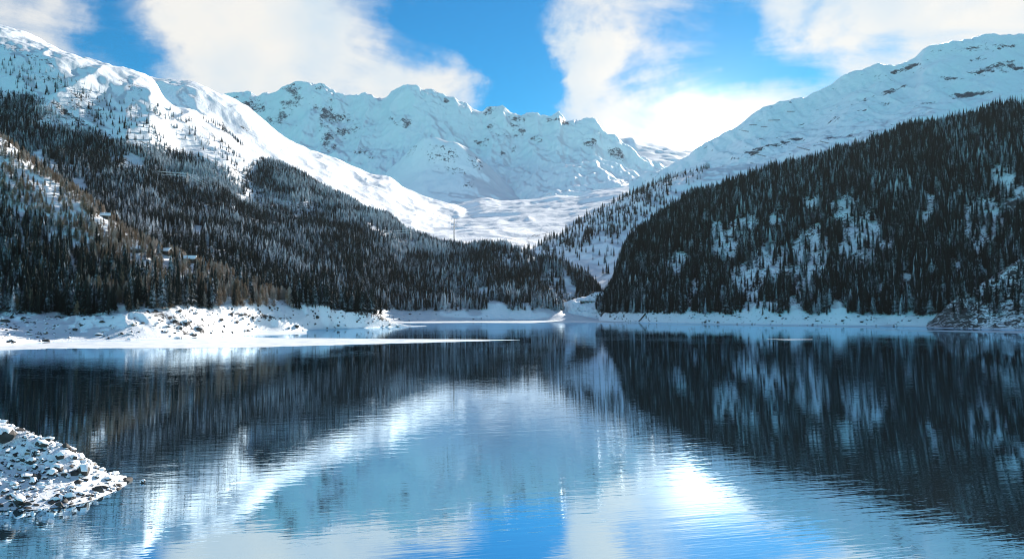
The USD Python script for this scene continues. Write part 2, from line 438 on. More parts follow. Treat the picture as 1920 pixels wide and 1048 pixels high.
def D_rock(qx, qy, P, v):
    return 0.17 + 0.31 * broken(qx, qy, 20.0, 13.0) * np.clip(1.3 * ell(qx, qy, [(x, y, 1.25 * a, 1.3 * b, t) for x, y, a, b, t in D_rocks]), 0, 1) + 0.10 * (np.abs(v - 3) < 0.06) * (noise(np.stack([qx / 40, 0 * qx, 0 * qx], -1), 4) > 0.5)


mass_D = Land("snowy_massif", 360, 1400, 620, [D_foot, D_low, D_up, D_ridge, offset(D_ridge, 300, 24), offset(D_ridge, 1400, 160)], [50, 70, 60, 8, 8],
              [(1100, 60, "fbm"), (420, 46, "ridge"), (260, 20, "gully"), (150, 20, "ridge"), (80, 10, "gully"), (45, 8, "ridge")], SNOW_FAR, D_rock, seed=5)

# rounded buttress in front of the massif
U_ridge = [(660, 5300, 360), (700, 5300, 345), (740, 5300, 312), (772, 5300, 280), (798, 5300, 262), (835, 5300, 265), (870, 5300, 276), (905, 5300, 302), (935, 5300, 330), (965, 5300, 358), (1010, 5300, 385), (1060, 5300, 400)]
U_foot = [(660, 4350, 400), (800, 4350, 402), (1060, 4350, 415)]
Land("snowy_buttress", 660, 1060, 300, [U_foot, [(x, 5000, 0.45 * 398 + 0.55 * py) for x, d, py in U_ridge], U_ridge, offset(U_ridge, 500, 50)], [50, 60, 12], [(500, 28, "fbm"), (140, 10, "ridge")], SNOW_FAR,
     lambda qx, qy, P, v: 0.13 + 0.26 * ell(qx, qy, [(830, 290, 50, 24, 10), (890, 305, 26, 16, 40), (880, 345, 14, 14, 0), (772, 285, 8, 20, 30), (850, 320, 40, 10, 10)]), seed=9)

# left snowy mountain whose long spur runs down into the valley
C_ridge = [(90, 3100, 130), (150, 3100, 120), (190, 3100, 127), (230, 3100, 143), (290, 3120, 152), (340, 3150, 154), (400, 3200, 174), (440, 3300, 192), (460, 3350, 202), (497, 3450, 236), (537, 3550, 264), (583, 3650, 291), (629, 3750, 306),
           (666, 3850, 326), (690, 3900, 336), (729, 3950, 343), (757, 4000, 362), (800, 4100, 382), (843, 4200, 396), (900, 4250, 415), (960, 4250, 435)]
C_mid = [(90, 2700, 190), (300, 2700, 235), (450, 2750, 290), (560, 2850, 335), (650, 2950, 365), (760, 3100, 405), (850, 3200, 425), (960, 3200, 445)]
C_foot = [(90, 2250, 330), (300, 2250, 330), (480, 2250, 360), (640, 2250, 410), (760, 2250, 455), (850, 2250, 475), (960, 2250, 480)]
mass_C = Land("snowy_mountain", 90, 960, 520, [C_foot, C_mid, C_ridge, offset(C_ridge, 160, 26), offset(C_ridge, 900, 120)], [60, 90, 14, 8], [(500, 26, "fbm"), (210, 13, "ridge"), (110, 7, "gully"), (40, 2.5, "fbm")], SNOW_MOUNTAIN,
              lambda qx, qy, P, v: 0.15 + 0.26 * ell(qx, qy, [(372, 245, 40, 10, 35), (440, 290, 50, 8, 40), (362, 182, 8, 5, 0), (460, 240, 14, 6, 30), (340, 225, 10, 14, 60), (420, 235, 20, 8, 20)]) + 0.1 * ((v > 1.93) & (v < 2.1)), seed=15)

# valley floor with snowy hummocks
V_far = [(740, 4700, 405), (845, 4700, 398), (880, 4700, 388), (905, 4700, 381), (940, 4700, 386), (1000, 4700, 383), (1050, 4700, 375), (1080, 4700, 376), (1110, 4700, 366), (1170, 4700, 362), (1230, 4700, 346), (1300, 4700, 326), (1420, 4700, 312), (1520, 4700, 310)]
V_mid = [(740, 3300, 430), (850, 3300, 422), (950, 3300, 412), (1050, 3300, 402), (1150, 3300, 385), (1250, 3300, 362), (1350, 3300, 345), (1520, 3300, 340)]
V_near = [(740, 2000, 470), (900, 2000, 462), (1000, 2000, 472), (1100, 2000, 470), (1520, 2000, 440)]
mass_V = Land("valley_floor", 740, 1520, 400, [offset(V_near, -300, 30), V_near, V_mid, V_far, offset(V_far, 400, 30), offset(V_far, 1500, 80)], [16, 70, 90, 12, 8],
              [(420, 16, "fbm"), (190, 11, "ridge"), (60, 3, "fbm")], SNOW_MOUNTAIN,
              lambda qx, qy, P, v: 0.14 + 0.25 * ell(qx, qy, [(965, 455, 60, 14, -8), (1010, 440, 30, 8, -25)]), seed=21)

# right snowy mountain
R_ridge = [(1180, 3300, 350), (1240, 3300, 330), (1290, 3300, 303), (1312, 3300, 289), (1335, 3300, 275), (1370, 3300, 255), (1400, 3300, 235), (1440, 3300, 217), (1487, 3300, 202), (1530, 3300, 188), (1552, 3300, 176), (1575, 3300, 160), (1600, 3300, 147), (1630, 3300, 137), (1660, 3300, 130),
           (1700, 3300, 124), (1722, 3300, 116), (1738, 3300, 100), (1760, 3300, 90), (1790, 3300, 83), (1840, 3300, 79), (1880, 3300, 69), (1920, 3300, 76), (2000, 3300, 70), (2150, 3300, 85)]
R_up = [(x, 3100, py + 34) for x, d, py in R_ridge]
R_low = [(1180, 2850, 385), (1300, 2850, 345), (1400, 2800, 320), (1560, 2600, 275), (1750, 2500, 235), (1920, 2500, 215), (2150, 2500, 215)]
R_foot = [(1180, 2550, 430), (1300, 2550, 392), (1400, 2500, 362), (1560, 2000, 322), (1750, 1750, 275), (1920, 1750, 250), (2150, 1750, 250)]


def R_rock(qx, qy, P, v):
    band = ell(qx, qy, [(1880, 128, 55, 12, -12), (1830, 140, 60, 7, -8), (1770, 148, 40, 5, -8), (1700, 128, 40, 5, -20), (1560, 232, 20, 8, -40), (1480, 270, 60, 10, -10), (1545, 265, 40, 5, -15), (1450, 275, 40, 6, -10), (1840, 110, 30, 4, -10),
                        (1900, 160, 30, 4, 0), (1640, 200, 40, 5, -15), (1740, 195, 40, 4, -10), (1700, 240, 60, 6, -12), (1660, 175, 50, 5, -20), (1620, 250, 50, 5, -15), (1800, 180, 60, 6, -8), (1400, 290, 30, 5, -15), (1850, 90, 60, 6, -5)])
    return 0.19 + 0.32 * broken(qx, qy, 30.0, 8.0, 6) * np.clip(1.3 * band, 0, 1) + 0.10 * broken(qx, qy, 60.0, 12.0, 9) + 0.08 * ((v > 2.9) & (v < 3.1))


mass_R = Land("snowy_mountain", 1180, 2150, 520, [R_foot, R_low, R_up, R_ridge, offset(R_ridge, 200, 30), offset(R_ridge, 1200, 170)], [50, 90, 40, 8, 8], [(600, 28, "fbm"), (210, 14, "ridge"), (120, 13, "gully"), (45, 5, "gully"), (28, 3, "ridge")], SNOW_MOUNTAIN, R_rock, seed=27)

# middle spur with scattered trees
G_ridge = [(930, 1900, 505), (960, 1950, 490), (1000, 2000, 471), (1050, 2100, 443), (1100, 2200, 412), (1150, 2300, 388), (1200, 2350, 366), (1250, 2400, 346), (1300, 2450, 332), (1350, 2450, 324), (1400, 2450, 318), (1500, 2450, 312)]
G_foot = [(930, 1300, 560), (1130, 1300, 560), (1300, 1300, 545), (1500, 1300, 540)]
G_mid = [(x, 1650, 0.5 * py + 0.5 * 555 - 4) for x, d, py in G_ridge]
mass_G = Land("snowy_spur", 930, 1500, 320, [G_foot, G_mid, G_ridge, offset(G_ridge, 150, 22), offset(G_ridge, 600, 90)], [60, 70, 10, 6], [(160, 9, "fbm"), (60, 5, "ridge"), (20, 1.4, "fbm")], SNOW_HILL,
              lambda qx, qy, P, v: 0.17 + 0.2 * ell(qx, qy, [(1180, 375, 40, 18, -30), (1050, 455, 60, 26, -35), (1240, 350, 50, 10, -20)]), seed=33)

# left mountain, forested below and bare above
B_ridge = [(-260, 2000, 20), (-100, 2000, 55), (0, 2000, 83), (60, 2000, 97), (110, 2000, 112), (150, 2000, 130), (183, 2010, 142), (237, 2030, 150), (275, 2050, 162), (298, 2060, 188), (320, 2070, 212), (366, 2080, 230), (420, 2090, 258),
           (446, 2100, 281), (487, 2080, 312), (530, 2050, 330), (560, 2000, 344), (640, 1930, 376), (700, 1870, 405), (760, 1800, 436), (850, 1700, 470), (930, 1620, 478), (1000, 1500, 503), (1050, 1420, 517), (1100, 1340, 532), (1125, 1290, 560), (1140, 1260, 580)]
B_tree = [(-260, 760, 560), (300, 760, 560), (650, 900, 572), (760, 1090, 583), (1000, 1115, 582), (1140, 1150, 590)]
B_shore = [(-260, 640, 602), (600, 680, 601), (690, wd(605), 605), (760, wd(602.5), 602.5), (1000, wd(601), 601), (1140, wd(601), 601)]
B_mid = [(x, t + 0.5 * (d - t), 0.56 * py + 0.44 * s) for (x, d, py) in B_ridge for t, s in [(np.interp(x, [c[0] for c in B_tree], [c[1] for c in B_tree]), np.interp(x, [c[0] for c in B_tree], [c[2] for c in B_tree]))]]
B_forest = line([(-260, 90), (0, 165), (60, 172), (110, 195), (150, 225), (215, 255), (300, 268), (360, 285), (430, 312), (500, 322), (1140, 322)])


B_clear = [(70, 300, 14, 18, 20), (90, 330, 10, 10, 0), (150, 345, 22, 10, 30), (255, 300, 22, 8, 30), (1068, 535, 8, 26, -22), (905, 545, 16, 6, 0), (930, 570, 24, 5, 10), (940, 575, 20, 5, 0), (370, 430, 14, 8, 0), (470, 285, 30, 10, 20)]


def B_rock(qx, qy, P, v):
    up = ell(qx, qy, [(160, 205, 60, 25, 20), (150, 175, 30, 18, 20), (255, 165, 24, 10, 10), (235, 150, 18, 6, 0), (300, 215, 16, 24, 50), (20, 90, 40, 9, 10), (70, 110, 50, 8, 15), (350, 225, 30, 8, 20), (400, 255, 40, 8, 40), (100, 150, 60, 12, 20)])
    f = qy > B_forest(qx)
    shore = (v > 0.05) & (v < 1.0)
    return 0.16 + 0.23 * up + 0.26 * f * (v >= 2.0) * (1 - ell(qx, qy, B_clear)) + 0.08 * shore


mass_B = Land("forested_mountain", -260, 1140, 640, [offset(B_shore, -15, 6), B_shore, B_tree, B_mid, B_ridge, offset(B_ridge, 80, 22), offset(B_ridge, 500, 130)], [4, 16, 90, 110, 10, 8],
              [(420, 26, "fbm"), (170, 14, "gully"), (60, 5, "ridge"), (18, 1.2, "fbm")], SNOW_HILL, B_rock, seed=41)

# right forested slope
I_shore = [(1115, 1075, 601), (1130, wd(601.5), 601.5), (1200, wd(604), 604), (1300, wd(606.5), 606.5), (1500, wd(609.5), 609.5), (1700, wd(612), 612), (1920, wd(615.5), 615.5), (2160, wd(618), 618)]
I_tree = [(x, d + 22, py - 15 - 0.022 * max(0, x - 1150) * (x < 1700) - 12 * (x >= 1700)) for x, d, py in I_shore]
I_ridge = [(1115, 1135, 596), (1130, 1140, 580), (1150, 1150, 548), (1170, 1165, 487), (1210, 1190, 445), (1250, 1210, 418), (1320, 1230, 386), (1400, 1230, 350), (1480, 1230, 330), (1560, 1220, 309), (1640, 1200, 285), (1700, 1190, 264), (1800, 1170, 240), (1920, 1130, 214), (2160, 1080, 180)]
I_mid = [(x, 0.5 * (t + d), 0.5 * (py + s) - 6) for (x, d, py) in I_ridge for t, s in [(np.interp(x, [c[0] for c in I_tree], [c[1] for c in I_tree]), np.interp(x, [c[0] for c in I_tree], [c[2] for c in I_tree]))]]
I_gaps = [(1440, 490, 52, 36, -25), (1395, 520, 32, 31, -40), (1500, 475, 20, 48, 15), (1525, 470, 12, 66, 12), (1545, 480, 10, 48, 10), (1515, 535, 20, 22, 0), (1620, 440, 42, 48, 20), (1590, 465, 25, 19, 0), (1580, 390, 28, 26, 0), (1520, 380, 18, 12, 0), (1845, 410, 50, 41, -25), (1835, 465, 10, 26, 0), (1880, 330, 28, 26, -30), (1900, 360, 30, 17, 0), (1390, 425, 42, 17, -20), (1345, 445, 15, 36, 0), (1365, 465, 18, 26, 30), (1270, 490, 20, 26, 40), (1490, 562, 15, 31, 30), (1410, 565, 18, 29, 20), (1570, 575, 12, 17, 0), (1795, 500, 12, 11, 0), (1740, 390, 12, 31, 20), (1665, 455, 20, 12, 20), (1700, 520, 14, 8, 0), (1455, 410, 18, 12, -20), (1300, 540, 10, 24, 20), (1650, 540, 8, 10, 0)]


def I_rock(qx, qy, P, v):
    g = ell(qx, qy, I_gaps)
    return 0.24 + 0.36 * (v > 2.0) * (1 - g) + 0.15 * g * (v > 2.0) + 0.03 * (v <= 2.0)


mass_I = Land("forested_hill", 1115, 2160, 560, [offset(I_shore, -15, 8), I_shore, I_tree, I_mid, I_ridge, offset(I_ridge, 60, 14), offset(I_ridge, 420, 70)], [4, 18, 90, 100, 8, 8],
              [(130, 10, "fbm"), (60, 7, "gully"), (24, 3.5, "ridge"), (8, 0.9, "fbm")], SNOW_SHORE, I_rock, seed=51)

# rocky knoll on the right shore
J_shore = [(1735, wd(612.8) - 6, 612.6), (1760, wd(614.5), 614.5), (1850, wd(616.5), 616.5), (1920, wd(618), 618), (2160, wd(621), 621)]
J_ridge = [(1735, 745, 611), (1752, 745, 600), (1775, 745, 578), (1800, 745, 560), (1830, 745, 542), (1870, 748, 517), (1900, 750, 500), (1920, 750, 490), (1990, 750, 470), (2160, 745, 450)]
J_mid = [(x, 0.42 * s + 0.58 * d, 0.5 * (py + 615)) for (x, d, py) in J_ridge for s in [np.interp(x, [c[0] for c in J_shore], [c[1] for c in J_shore])]]
mass_J = Land("rocky_knoll", 1735, 2160, 220, [offset(J_shore, -12, 8), J_shore, J_mid, J_ridge, offset(J_ridge, 80, 30)], [4, 50, 50, 10], [(40, 4, "fbm"), (15, 2.4, "ridge"), (5, 0.7, "ridge")], SNOW_SHORE,
              lambda qx, qy, P, v: np.where(v > 1.05, 0.50, 0.36) + 0.08 * ell(qx, qy, [(1790, 590, 50, 30, 0)]), seed=57)

# near left hill with the drawn-down shore
A_shore = [(-260, wd(668), 668), (-60, wd(655), 655), (0, wd(649), 649), (60, wd(643), 643), (110, wd(640.5), 640.5), (240, wd(638), 638), (330, wd(634.5), 634.5), (372, wd(631.5), 631.5), (390, wd(630.2), 630.2), (412, wd(628.2), 628.2), (440, wd(625.6), 625.6), (480, wd(623), 623), (540, wd(621), 621), (600, wd(618), 618), (680, wd(615), 615), (765, wd(612), 612), (800, wd(611.5), 611.5)]
A_tree = [(-260, 640, 582), (0, 520, 592), (120, 512, 592), (230, 508, 588), (280, 525, 578), (380, 560, 580), (440, 590, 574), (480, 610, 572), (540, 640, 578), (620, 670, 582), (700, 705, 592), (765, 745, 610.5), (800, 765, 611.2)]
A_ridge = [(-260, 860, 200), (-100, 830, 232), (0, 800, 268), (60, 790, 312), (130, 770, 360), (200, 750, 415), (260, 740, 455), (330, 730, 488), (400, 720, 515), (450, 720, 531), (475, 720, 541), (520, 725, 556), (600, 735, 574), (700, 750, 591), (765, 775, 611.2), (800, 790, 611.5)]
A_mid = [(x, t + 0.45 * (d - t), 0.5 * (py + s)) for (x, d, py) in A_ridge for t, s in [(np.interp(x, [c[0] for c in A_tree], [c[1] for c in A_tree]), np.interp(x, [c[0] for c in A_tree], [c[2] for c in A_tree]))]]


A_clear = [(100, 365, 18, 16, 30), (60, 335, 26, 12, 30), (130, 395, 14, 20, 10), (110, 385, 34, 8, 25), (137, 500, 12, 24, 20), (40, 515, 60, 9, 0), (185, 522, 30, 7, 8), (325, 525, 42, 15, 12), (460, 535, 22, 10, 10), (275, 500, 10, 16, 0), (430, 520, 20, 8, 15), (280, 560, 20, 5, 10)]


A_cabins = [(357, 484, 14, 8, 0), (311, 474, 12, 7, 0), (254, 469, 12, 7, 0), (198, 407, 11, 7, 0)]


def A_rock(qx, qy, P, v):
    shore = (v > 1.0) & (v < 2.0)
    return np.where(shore, 0.235, np.where(v >= 2.0, 0.36 - 0.10 * ell(qx, qy, A_clear), 0.22)) + 0.26 * ell(qx, qy, [(345, 608, 34, 22, 30), (375, 615, 10, 18, 0), (300, 590, 50, 8, 15), (265, 570, 18, 6, 0), (690, 588, 60, 6, 10), (725, 600, 30, 4, 12), (480, 592, 60, 6, 5), (150, 590, 60, 5, 0)]) * (v > 1.0)


mass_A = Land("wooded_hill", -260, 800, 620, [offset(A_shore, -12, 9), A_shore, A_tree, A_mid, A_ridge, offset(A_ridge, 50, 12), offset(A_ridge, 300, 60)], [4, 60, 80, 70, 8, 8],
              [(110, 7, "fbm"), (40, 4, "ridge"), (14, 1.6, "ridge"), (4, 0.35, "fbm")], SNOW_SHORE, A_rock, seed=63)

# snowy spoil bank at the head of the lake
K_shore = [(960, wd(601) - 4, 601), (1000, wd(600.5) - 8, 600.5), (1060, wd(600) - 6, 600), (1140, wd(601) - 4, 601)]
K_top = [(960, 1086, 598), (985, 1088, 590), (1003, 1090, 579), (1030, 1090, 576), (1048, 1092, 582), (1060, 1098, 590), (1066, 1100, 579), (1075, 1104, 571), (1100, 1105, 570), (1120, 1105, 569), (1132, 1105, 569), (1140, 1105, 588)]
K_back = [(960, 1130, 590), (1003, 1130, 573), (1050, 1130, 571), (1080, 1135, 562), (1100, 1135, 558), (1125, 1140, 548), (1140, 1140, 556)]
mass_K = Land("snowy_bank", 960, 1140, 180, [offset(K_shore, -10, 4), K_shore, K_top, K_back, offset(K_back, 60, 20)], [3, 40, 20, 6], [(16, 1.8, "ridge"), (5, 0.9, "ridge")], SNOW_SHORE,
              lambda qx, qy, P, v: 0.25 + 0.16 * ell(qx, qy, [(1118, 552, 14, 12, 0), (1122, 588, 12, 12, 0), (1030, 592, 40, 8, 0)]), seed=69)

# near rocky bank at the left edge
N_shore = [(-160, wd(985), 985), (-60, wd(962), 962), (0, wd(956), 956), (60, wd(955), 955), (110, wd(951), 951), (160, wd(943), 943), (200, wd(930), 930), (228, wd(917), 917), (243, wd(909), 909)]
N_crest = [(-160, 93, 745), (-60, 93, 770), (0, 93, 789), (30, 93, 802), (62, 92.5, 814), (95, 92, 826), (135, 91.5, 842), (160, 91, 861), (190, 90.6, 880), (215, 90.2, 893), (235, 90, 903), (243, 90, 908.6)]
N_mid = [(x, 0.45 * s[0] + 0.55 * d, 0.52 * s[1] + 0.48 * py) for (x, d, py) in N_crest for s in [(np.interp(x, [c[0] for c in N_shore], [c[1] for c in N_shore]), np.interp(x, [c[0] for c in N_shore], [c[2] for c in N_shore]))]]
mass_N = Land("rocky_bank", -160, 243, 240, [[(x, d - 2.5, py + 26) for x, d, py in N_shore], N_shore, N_mid, N_crest, [(x, d + 8, 905 if x < 200 else 912) for x, d, py in N_crest], [(x, d + 12, 935) for x, d, py in N_crest]], [8, 70, 70, 16, 6],
              [(3.0, 0.28, "fbm"), (1.0, 0.16, "ridge")], SNOW_NEAR, 0.37, seed=75)

# ------------------------------------------------------------------ water and ice
wm = usdkit.mesh(stage, numbered("lake_water"), (np.array([[-2500, -400, 0], [2500, -400, 0], [2500, 1400, 0], [-2500, 1400, 0.0]]), np.array([[0, 1, 2], [0, 2, 3]])), WATER)
tag(wm, kind="structure")
ICE = mat("ice", {"geo": ("geometry", {}), "n": ("noise_texture", {"scale": 0.12, "detail": 6.0, "roughness": 0.6}), "r": ("rgb_ramp", {"ramp": [(0.32, (0.50, 0.58, 0.67)), (0.52, (0.85, 0.875, 0.90))]}),
                  "b": ("bump", {"strength": 0.2, "distance": 0.1}), "p": ("principled_bsdf", {"roughness": 0.35, "specular_ior_level": 0.5})},
          [("geo.position", "n.vector"), ("n.fac", "r.fac"), ("r.color", "p.base_color"), ("n.fac", "b.height"), ("b.normal", "p.normal")])


SLUSH = plain("slush", (0.42, 0.47, 0.52), rough=0.8, var=0.5, scale=0.8, spec=0.0)


def ice_sheet(front, back, label, cat="ice sheet", material=None, thick=0.05, seed=0, jag=0.6):
    """A flat floe whose outline is given by its near and far edges."""
    xs = np.linspace(front[0][0], front[-1][0], 260)
    f, b = line(front)(xs), line(back)(xs)
    f = f + jag * (2 * fbm(np.stack([xs / 22, xs * 0, xs * 0], -1), 4, seed) - 1)
    b = np.minimum(b, f - 0.05)
    lo, hi = at(xs, f, water_d(f)), at(xs, b, water_d(b))
    lo[:, 2] = hi[:, 2] = thick
    n = len(xs)
    v = np.vstack([lo, hi, lo - [0, 0, 2 * thick], hi - [0, 0, 2 * thick]])
    i = np.arange(n - 1)
    q = lambda a, b_: np.vstack([np.stack([a + i, a + i + 1, b_ + i + 1], 1), np.stack([a + i, b_ + i + 1, b_ + i], 1)])
    m = obj("ice_sheet", (v, np.vstack([q(0, n), q(2 * n, 0), q(n, 3 * n)])), material or ICE)
    tag(m, label, cat)


ice_sheet([(-200, 668), (0, 657), (100, 653.5), (250, 653), (420, 652.5), (560, 649), (700, 645), (850, 641), (975, 637.5)], [(-200, 656), (0, 649.5), (110, 641.5), (240, 639.5), (380, 634), (430, 632), (520, 633.5), (700, 635), (975, 637)],
          "long white ice sheet reaching across the water from the left shore", seed=1)
ice_sheet([(700, 606.2), (780, 605.5), (900, 605), (1020, 605.5), (1120, 605), (1200, 605.8)], [(700, 603.5), (760, 602), (900, 600.5), (1060, 599.5), (1130, 600.5), (1200, 605.2)], "white ice strip along the far shore below the snowy bank", seed=2, jag=0.2)
ice_sheet([(1130, 608.2), (1300, 609.5), (1500, 612.5), (1650, 615.2)], [(1130, 607.4), (1300, 608.6), (1500, 611.0), (1650, 613.8)], "thin pale ice strip in front of the right forested shore", seed=3, jag=0.2)
ice_sheet([(1640, 619.4), (1760, 621.0), (1920, 625.0), (2100, 628)], [(1640, 618.8), (1760, 619.6), (1920, 620.6), (2100, 622)], "pale ice strip below the rocky knoll at the right edge", seed=4, jag=0.3)
ice_sheet([(1438, 636.2), (1455, 636.6), (1480, 637.4), (1505, 637.0), (1524, 636.4)], [(1438, 636.0), (1455, 635.9), (1480, 635.9), (1505, 636.0), (1524, 636.2)], "small pale floe alone on dark water off the right shore", seed=5, jag=0.5, material=SLUSH, thick=0.02)
ice_sheet([(418, 631.0), (445, 629.5), (520, 628.2), (575, 626.5)], [(418, 628.5), (445, 625.5), (520, 622), (575, 621.5)], "ice patch in the cove behind the small dark rock point", seed=6, jag=0.3)

# ------------------------------------------------------------------ trees
def fan_tree(seed, tiers, arms, width, low=0.08, power=0.9, ragged=0.3):
    """A spruce crown of height 1: stacked whorls of drooping, uneven branches."""
    r = np.random.default_rng(seed)
    V, Fc = [], []
    for i in range(tiers):
        t = i / (tiers - 1)
        z = low + (0.97 - low) * t
        rad = width * (1 - t) ** power * r.uniform(0.82, 1.12) + 0.008
        dz = (1 - low) / tiers
        k = max(4, int(round(arms * (1 - 0.55 * t))))
        a0 = r.uniform(0, 6.28)
        base = sum(len(x) for x in V)
        ring = [[r.normal(0, 0.004), r.normal(0, 0.004), z + 1.5 * dz]]
        for j in range(k):
            for half in (0, 1):
                a = a0 + 2 * math.pi * (j + half * 0.5 + r.uniform(-0.12, 0.12)) / k
                q = rad * (r.uniform(1 - ragged, 1 + 0.6 * ragged) if half == 0 else r.uniform(0.22, 0.5))
                ring.append([q * math.cos(a), q * math.sin(a), z - (0.55 * dz * r.uniform(0.3, 1.6) if half == 0 else -0.35 * dz)])
        V.append(np.array(ring))
        m = 2 * k
        Fc += [[base, base + 1 + j, base + 1 + (j + 1) % m] for j in range(m)]
    return np.vstack(V), np.array(Fc)


def trunk_mesh(r0, h, lean=0.0, sides=5):
    a = np.arange(sides) * 2 * np.pi / sides
    rings = [np.stack([rr * np.cos(a) + lean * z, rr * np.sin(a), np.full(sides, z)], 1) for rr, z in ((r0, -0.06), (r0 * 0.8, 0.25 * h), (r0 * 0.15, h))]
    f = [[k * sides + j, k * sides + (j + 1) % sides, (k + 1) * sides + (j + 1) % sides] for k in range(2) for j in range(sides)] + [[k * sides + j, (k + 1) * sides + (j + 1) % sides, (k + 1) * sides + j] for k in range(2) for j in range(sides)]
    return np.vstack(rings), np.array(f)


def twig_crown(seed, branches, spread, low=0.12, bushy=1.0):
    """Bare larch: upswept thin branches, each with side twigs, as slender blades."""
    r = np.random.default_rng(seed)
    V, Fc = [], []

    def blade(a, b, w):
        d = b - a
        s = np.cross(d, r.normal(size=3))
        s *= w / (np.linalg.norm(s) + 1e-9)
        n = 3 * len(Fc)
        V.extend([a - s, a + s, b])
        Fc.append([n, n + 1, n + 2])

    for _ in range(branches):
        t = r.uniform(0, 1) ** 0.9
        z = low + (0.96 - low) * t
        L = spread * (1 - t) ** 0.7 * r.uniform(0.6, 1.1) + 0.02
        az = r.uniform(0, 6.283)
        a = np.array([0, 0, z])
        b = a + np.array([math.cos(az) * L, math.sin(az) * L, L * r.uniform(-0.15, 0.6)])
        blade(a, b, 0.013)
        for _ in range(int(7 * bushy)):
            s = a + (b - a) * r.uniform(0.15, 1)
            e = s + r.normal(size=3) * L * 0.28 + np.array([0, 0, 0.02])
            blade(s, e, 0.014)
    return np.array(V), np.array(Fc)


def tree_class(name, crown, crown_mat, trunk, bark):
    c = proto(name)
    usdkit.mesh(stage, f"{c.GetPath()}/trunk", trunk, bark)
    usdkit.mesh(stage, f"{c.GetPath()}/crown", crown, crown_mat)
    return c


SPRUCES = {}
for kind, m in (("dark", NEEDLE_DARK), ("dusted", NEEDLE_SOME), ("frosted", NEEDLE_FROST)):
    SPRUCES[kind] = [tree_class(f"model_{kind}_spruce_{i}", fan_tree(100 + 7 * i + len(kind), 13 + i, 9 + i % 3, w, low=lo, power=pw, ragged=0.38), m, trunk_mesh(0.016, 0.9), BARK)
                     for i, (w, lo, pw) in enumerate([(0.15, 0.06, 0.85), (0.215, 0.09, 0.95), (0.115, 0.08, 0.7), (0.18, 0.18, 0.7)])]
LARCHES = [tree_class(f"model_larch_{i}", twig_crown(200 + i, 95, s, low=0.12), LARCH if i % 2 == 0 else LARCH_GREY, trunk_mesh(0.013, 0.97), BARK) for i, s in enumerate([0.17, 0.2, 0.22, 0.16])]
BUSHES = [tree_class(f"model_bush_{i}", twig_crown(220 + i, 110, 0.5, low=0.02, bushy=0.8), LARCH, trunk_mesh(0.012, 0.6), BARK) for i in range(2)]

forest = []   # (position, height, kind, class index, area)


def add_trees(pts, area, kinds, h, hs, seed):
    r = np.random.default_rng(seed)
    names = list(kinds)
    share = np.cumsum(np.array(list(kinds.values())) / sum(kinds.values()))
    clump = fbm(np.asarray(pts) / np.array([55.0, 75.0, 1e9]), 3, 90)
    clump = np.argsort(np.argsort(clump)) / max(1, len(pts) - 1)          # stands of like trees
    k = np.searchsorted(share, np.clip(0.55 * clump + 0.45 * r.random(len(pts)), 0, 0.9999) if len(names) > 1 else np.zeros(len(pts)))
    k = np.clip(k, 0, len(names) - 1)
    hh = np.clip(r.normal(h, hs, len(pts)), 0.35 * h, 1.7 * h)
    if area == "hill":
        hh = hh * np.clip(1.12 - (np.asarray(pts)[:, 2] - 12) / 170, 0.66, 1.12)
    for p, a, b in zip(pts, k, hh):
        forest.append((p, b * (0.82 if names[a] == "larch" else 1.0), names[a], int(r.integers(4)), area))


# left mountain
def dens_B(qx, qy, P):
    lim = B_forest(qx)
    patch = fbm(P / np.array([70, 70, 1e9]), 4, 5)
    clear = gap(qx, qy, B_clear, 14.0)
    d = np.clip((qy - lim) / 26.0, 0, 1) ** 1.5
    d = np.where(qx > 480, 1.0, d)
    d = np.maximum(d * np.clip((patch - 0.29) * 5.5, 0.14, 1), 0.06 * (qy > lim - 70) * (patch > 0.5) * (qx < 500))
    return d * (1 - clear) * (qy < 583) * (P[..., 2] > 9)


ptsB = mass_B.scatter(135000, dens_B, 4.06, 1)
lowB = ptsB[:, 1] < 1500
add_trees(ptsB[lowB], "left", {"dark": 0.50, "dusted": 0.34, "frosted": 0.16}, 13, 4.0, 2)
add_trees(ptsB[~lowB], "left", {"dark": 0.24, "dusted": 0.32, "frosted": 0.44}, 10.5, 3.4, 3)


# right slope
def dens_I(qx, qy, P):
    patch = fbm(P / np.array([30, 30, 1e9]), 3, 15)
    g = gap(qx, qy, I_gaps, 27.0)
    top = np.clip((qy - 590 + 0.0) / -6.0, 0, 1)
    return (1 - 0.93 * np.clip(1.4 * g, 0, 1)) * np.clip((patch - 0.2) * 6, 0.15, 1) * (P[..., 2] > 9.5)


ptsI = mass_I.scatter(40000, dens_I, 4.1, 4)
up = np.clip((420 - project(ptsI)[1]) / 150, 0, 1)
rr = np.random.default_rng(5).random(len(ptsI))
add_trees(ptsI[rr < 0.3 + 0.4 * up], "right", {"dark": 0.52, "dusted": 0.38, "frosted": 0.10}, 14.5, 4.2, 6)
add_trees(ptsI[rr >= 0.3 + 0.4 * up], "right", {"dark": 0.93, "dusted": 0.07}, 15.5, 4.8, 7)

# knoll on the right
ptsJ = mass_J.scatter(800, lambda qx, qy, P: 0.6 * (qy < 592) * (noise(P / 14.0, 3) > 0.42), 3.2, 8)
add_trees(ptsJ, "right", {"dark": 0.8, "dusted": 0.2}, 13, 3.5, 9)


# middle spur
def dens_G(qx, qy, P):
    patch = fbm(P / np.array([60, 60, 1e9]), 3, 31)
    left = np.clip(1 - np.abs(qy - (470 + (1050 - qx) * 0.55)) / 45, 0, 1)
    return np.clip(0.85 * left * (qx < 1260) + 0.30 * np.clip((patch - 0.42) * 6, 0, 1) + 0.05, 0, 1) * (qx < 1330)


ptsG = mass_G.scatter(4200, dens_G, 2.05, 10)
add_trees(ptsG, "middle", {"dark": 0.6, "dusted": 0.4}, 15.5, 4.5, 11)


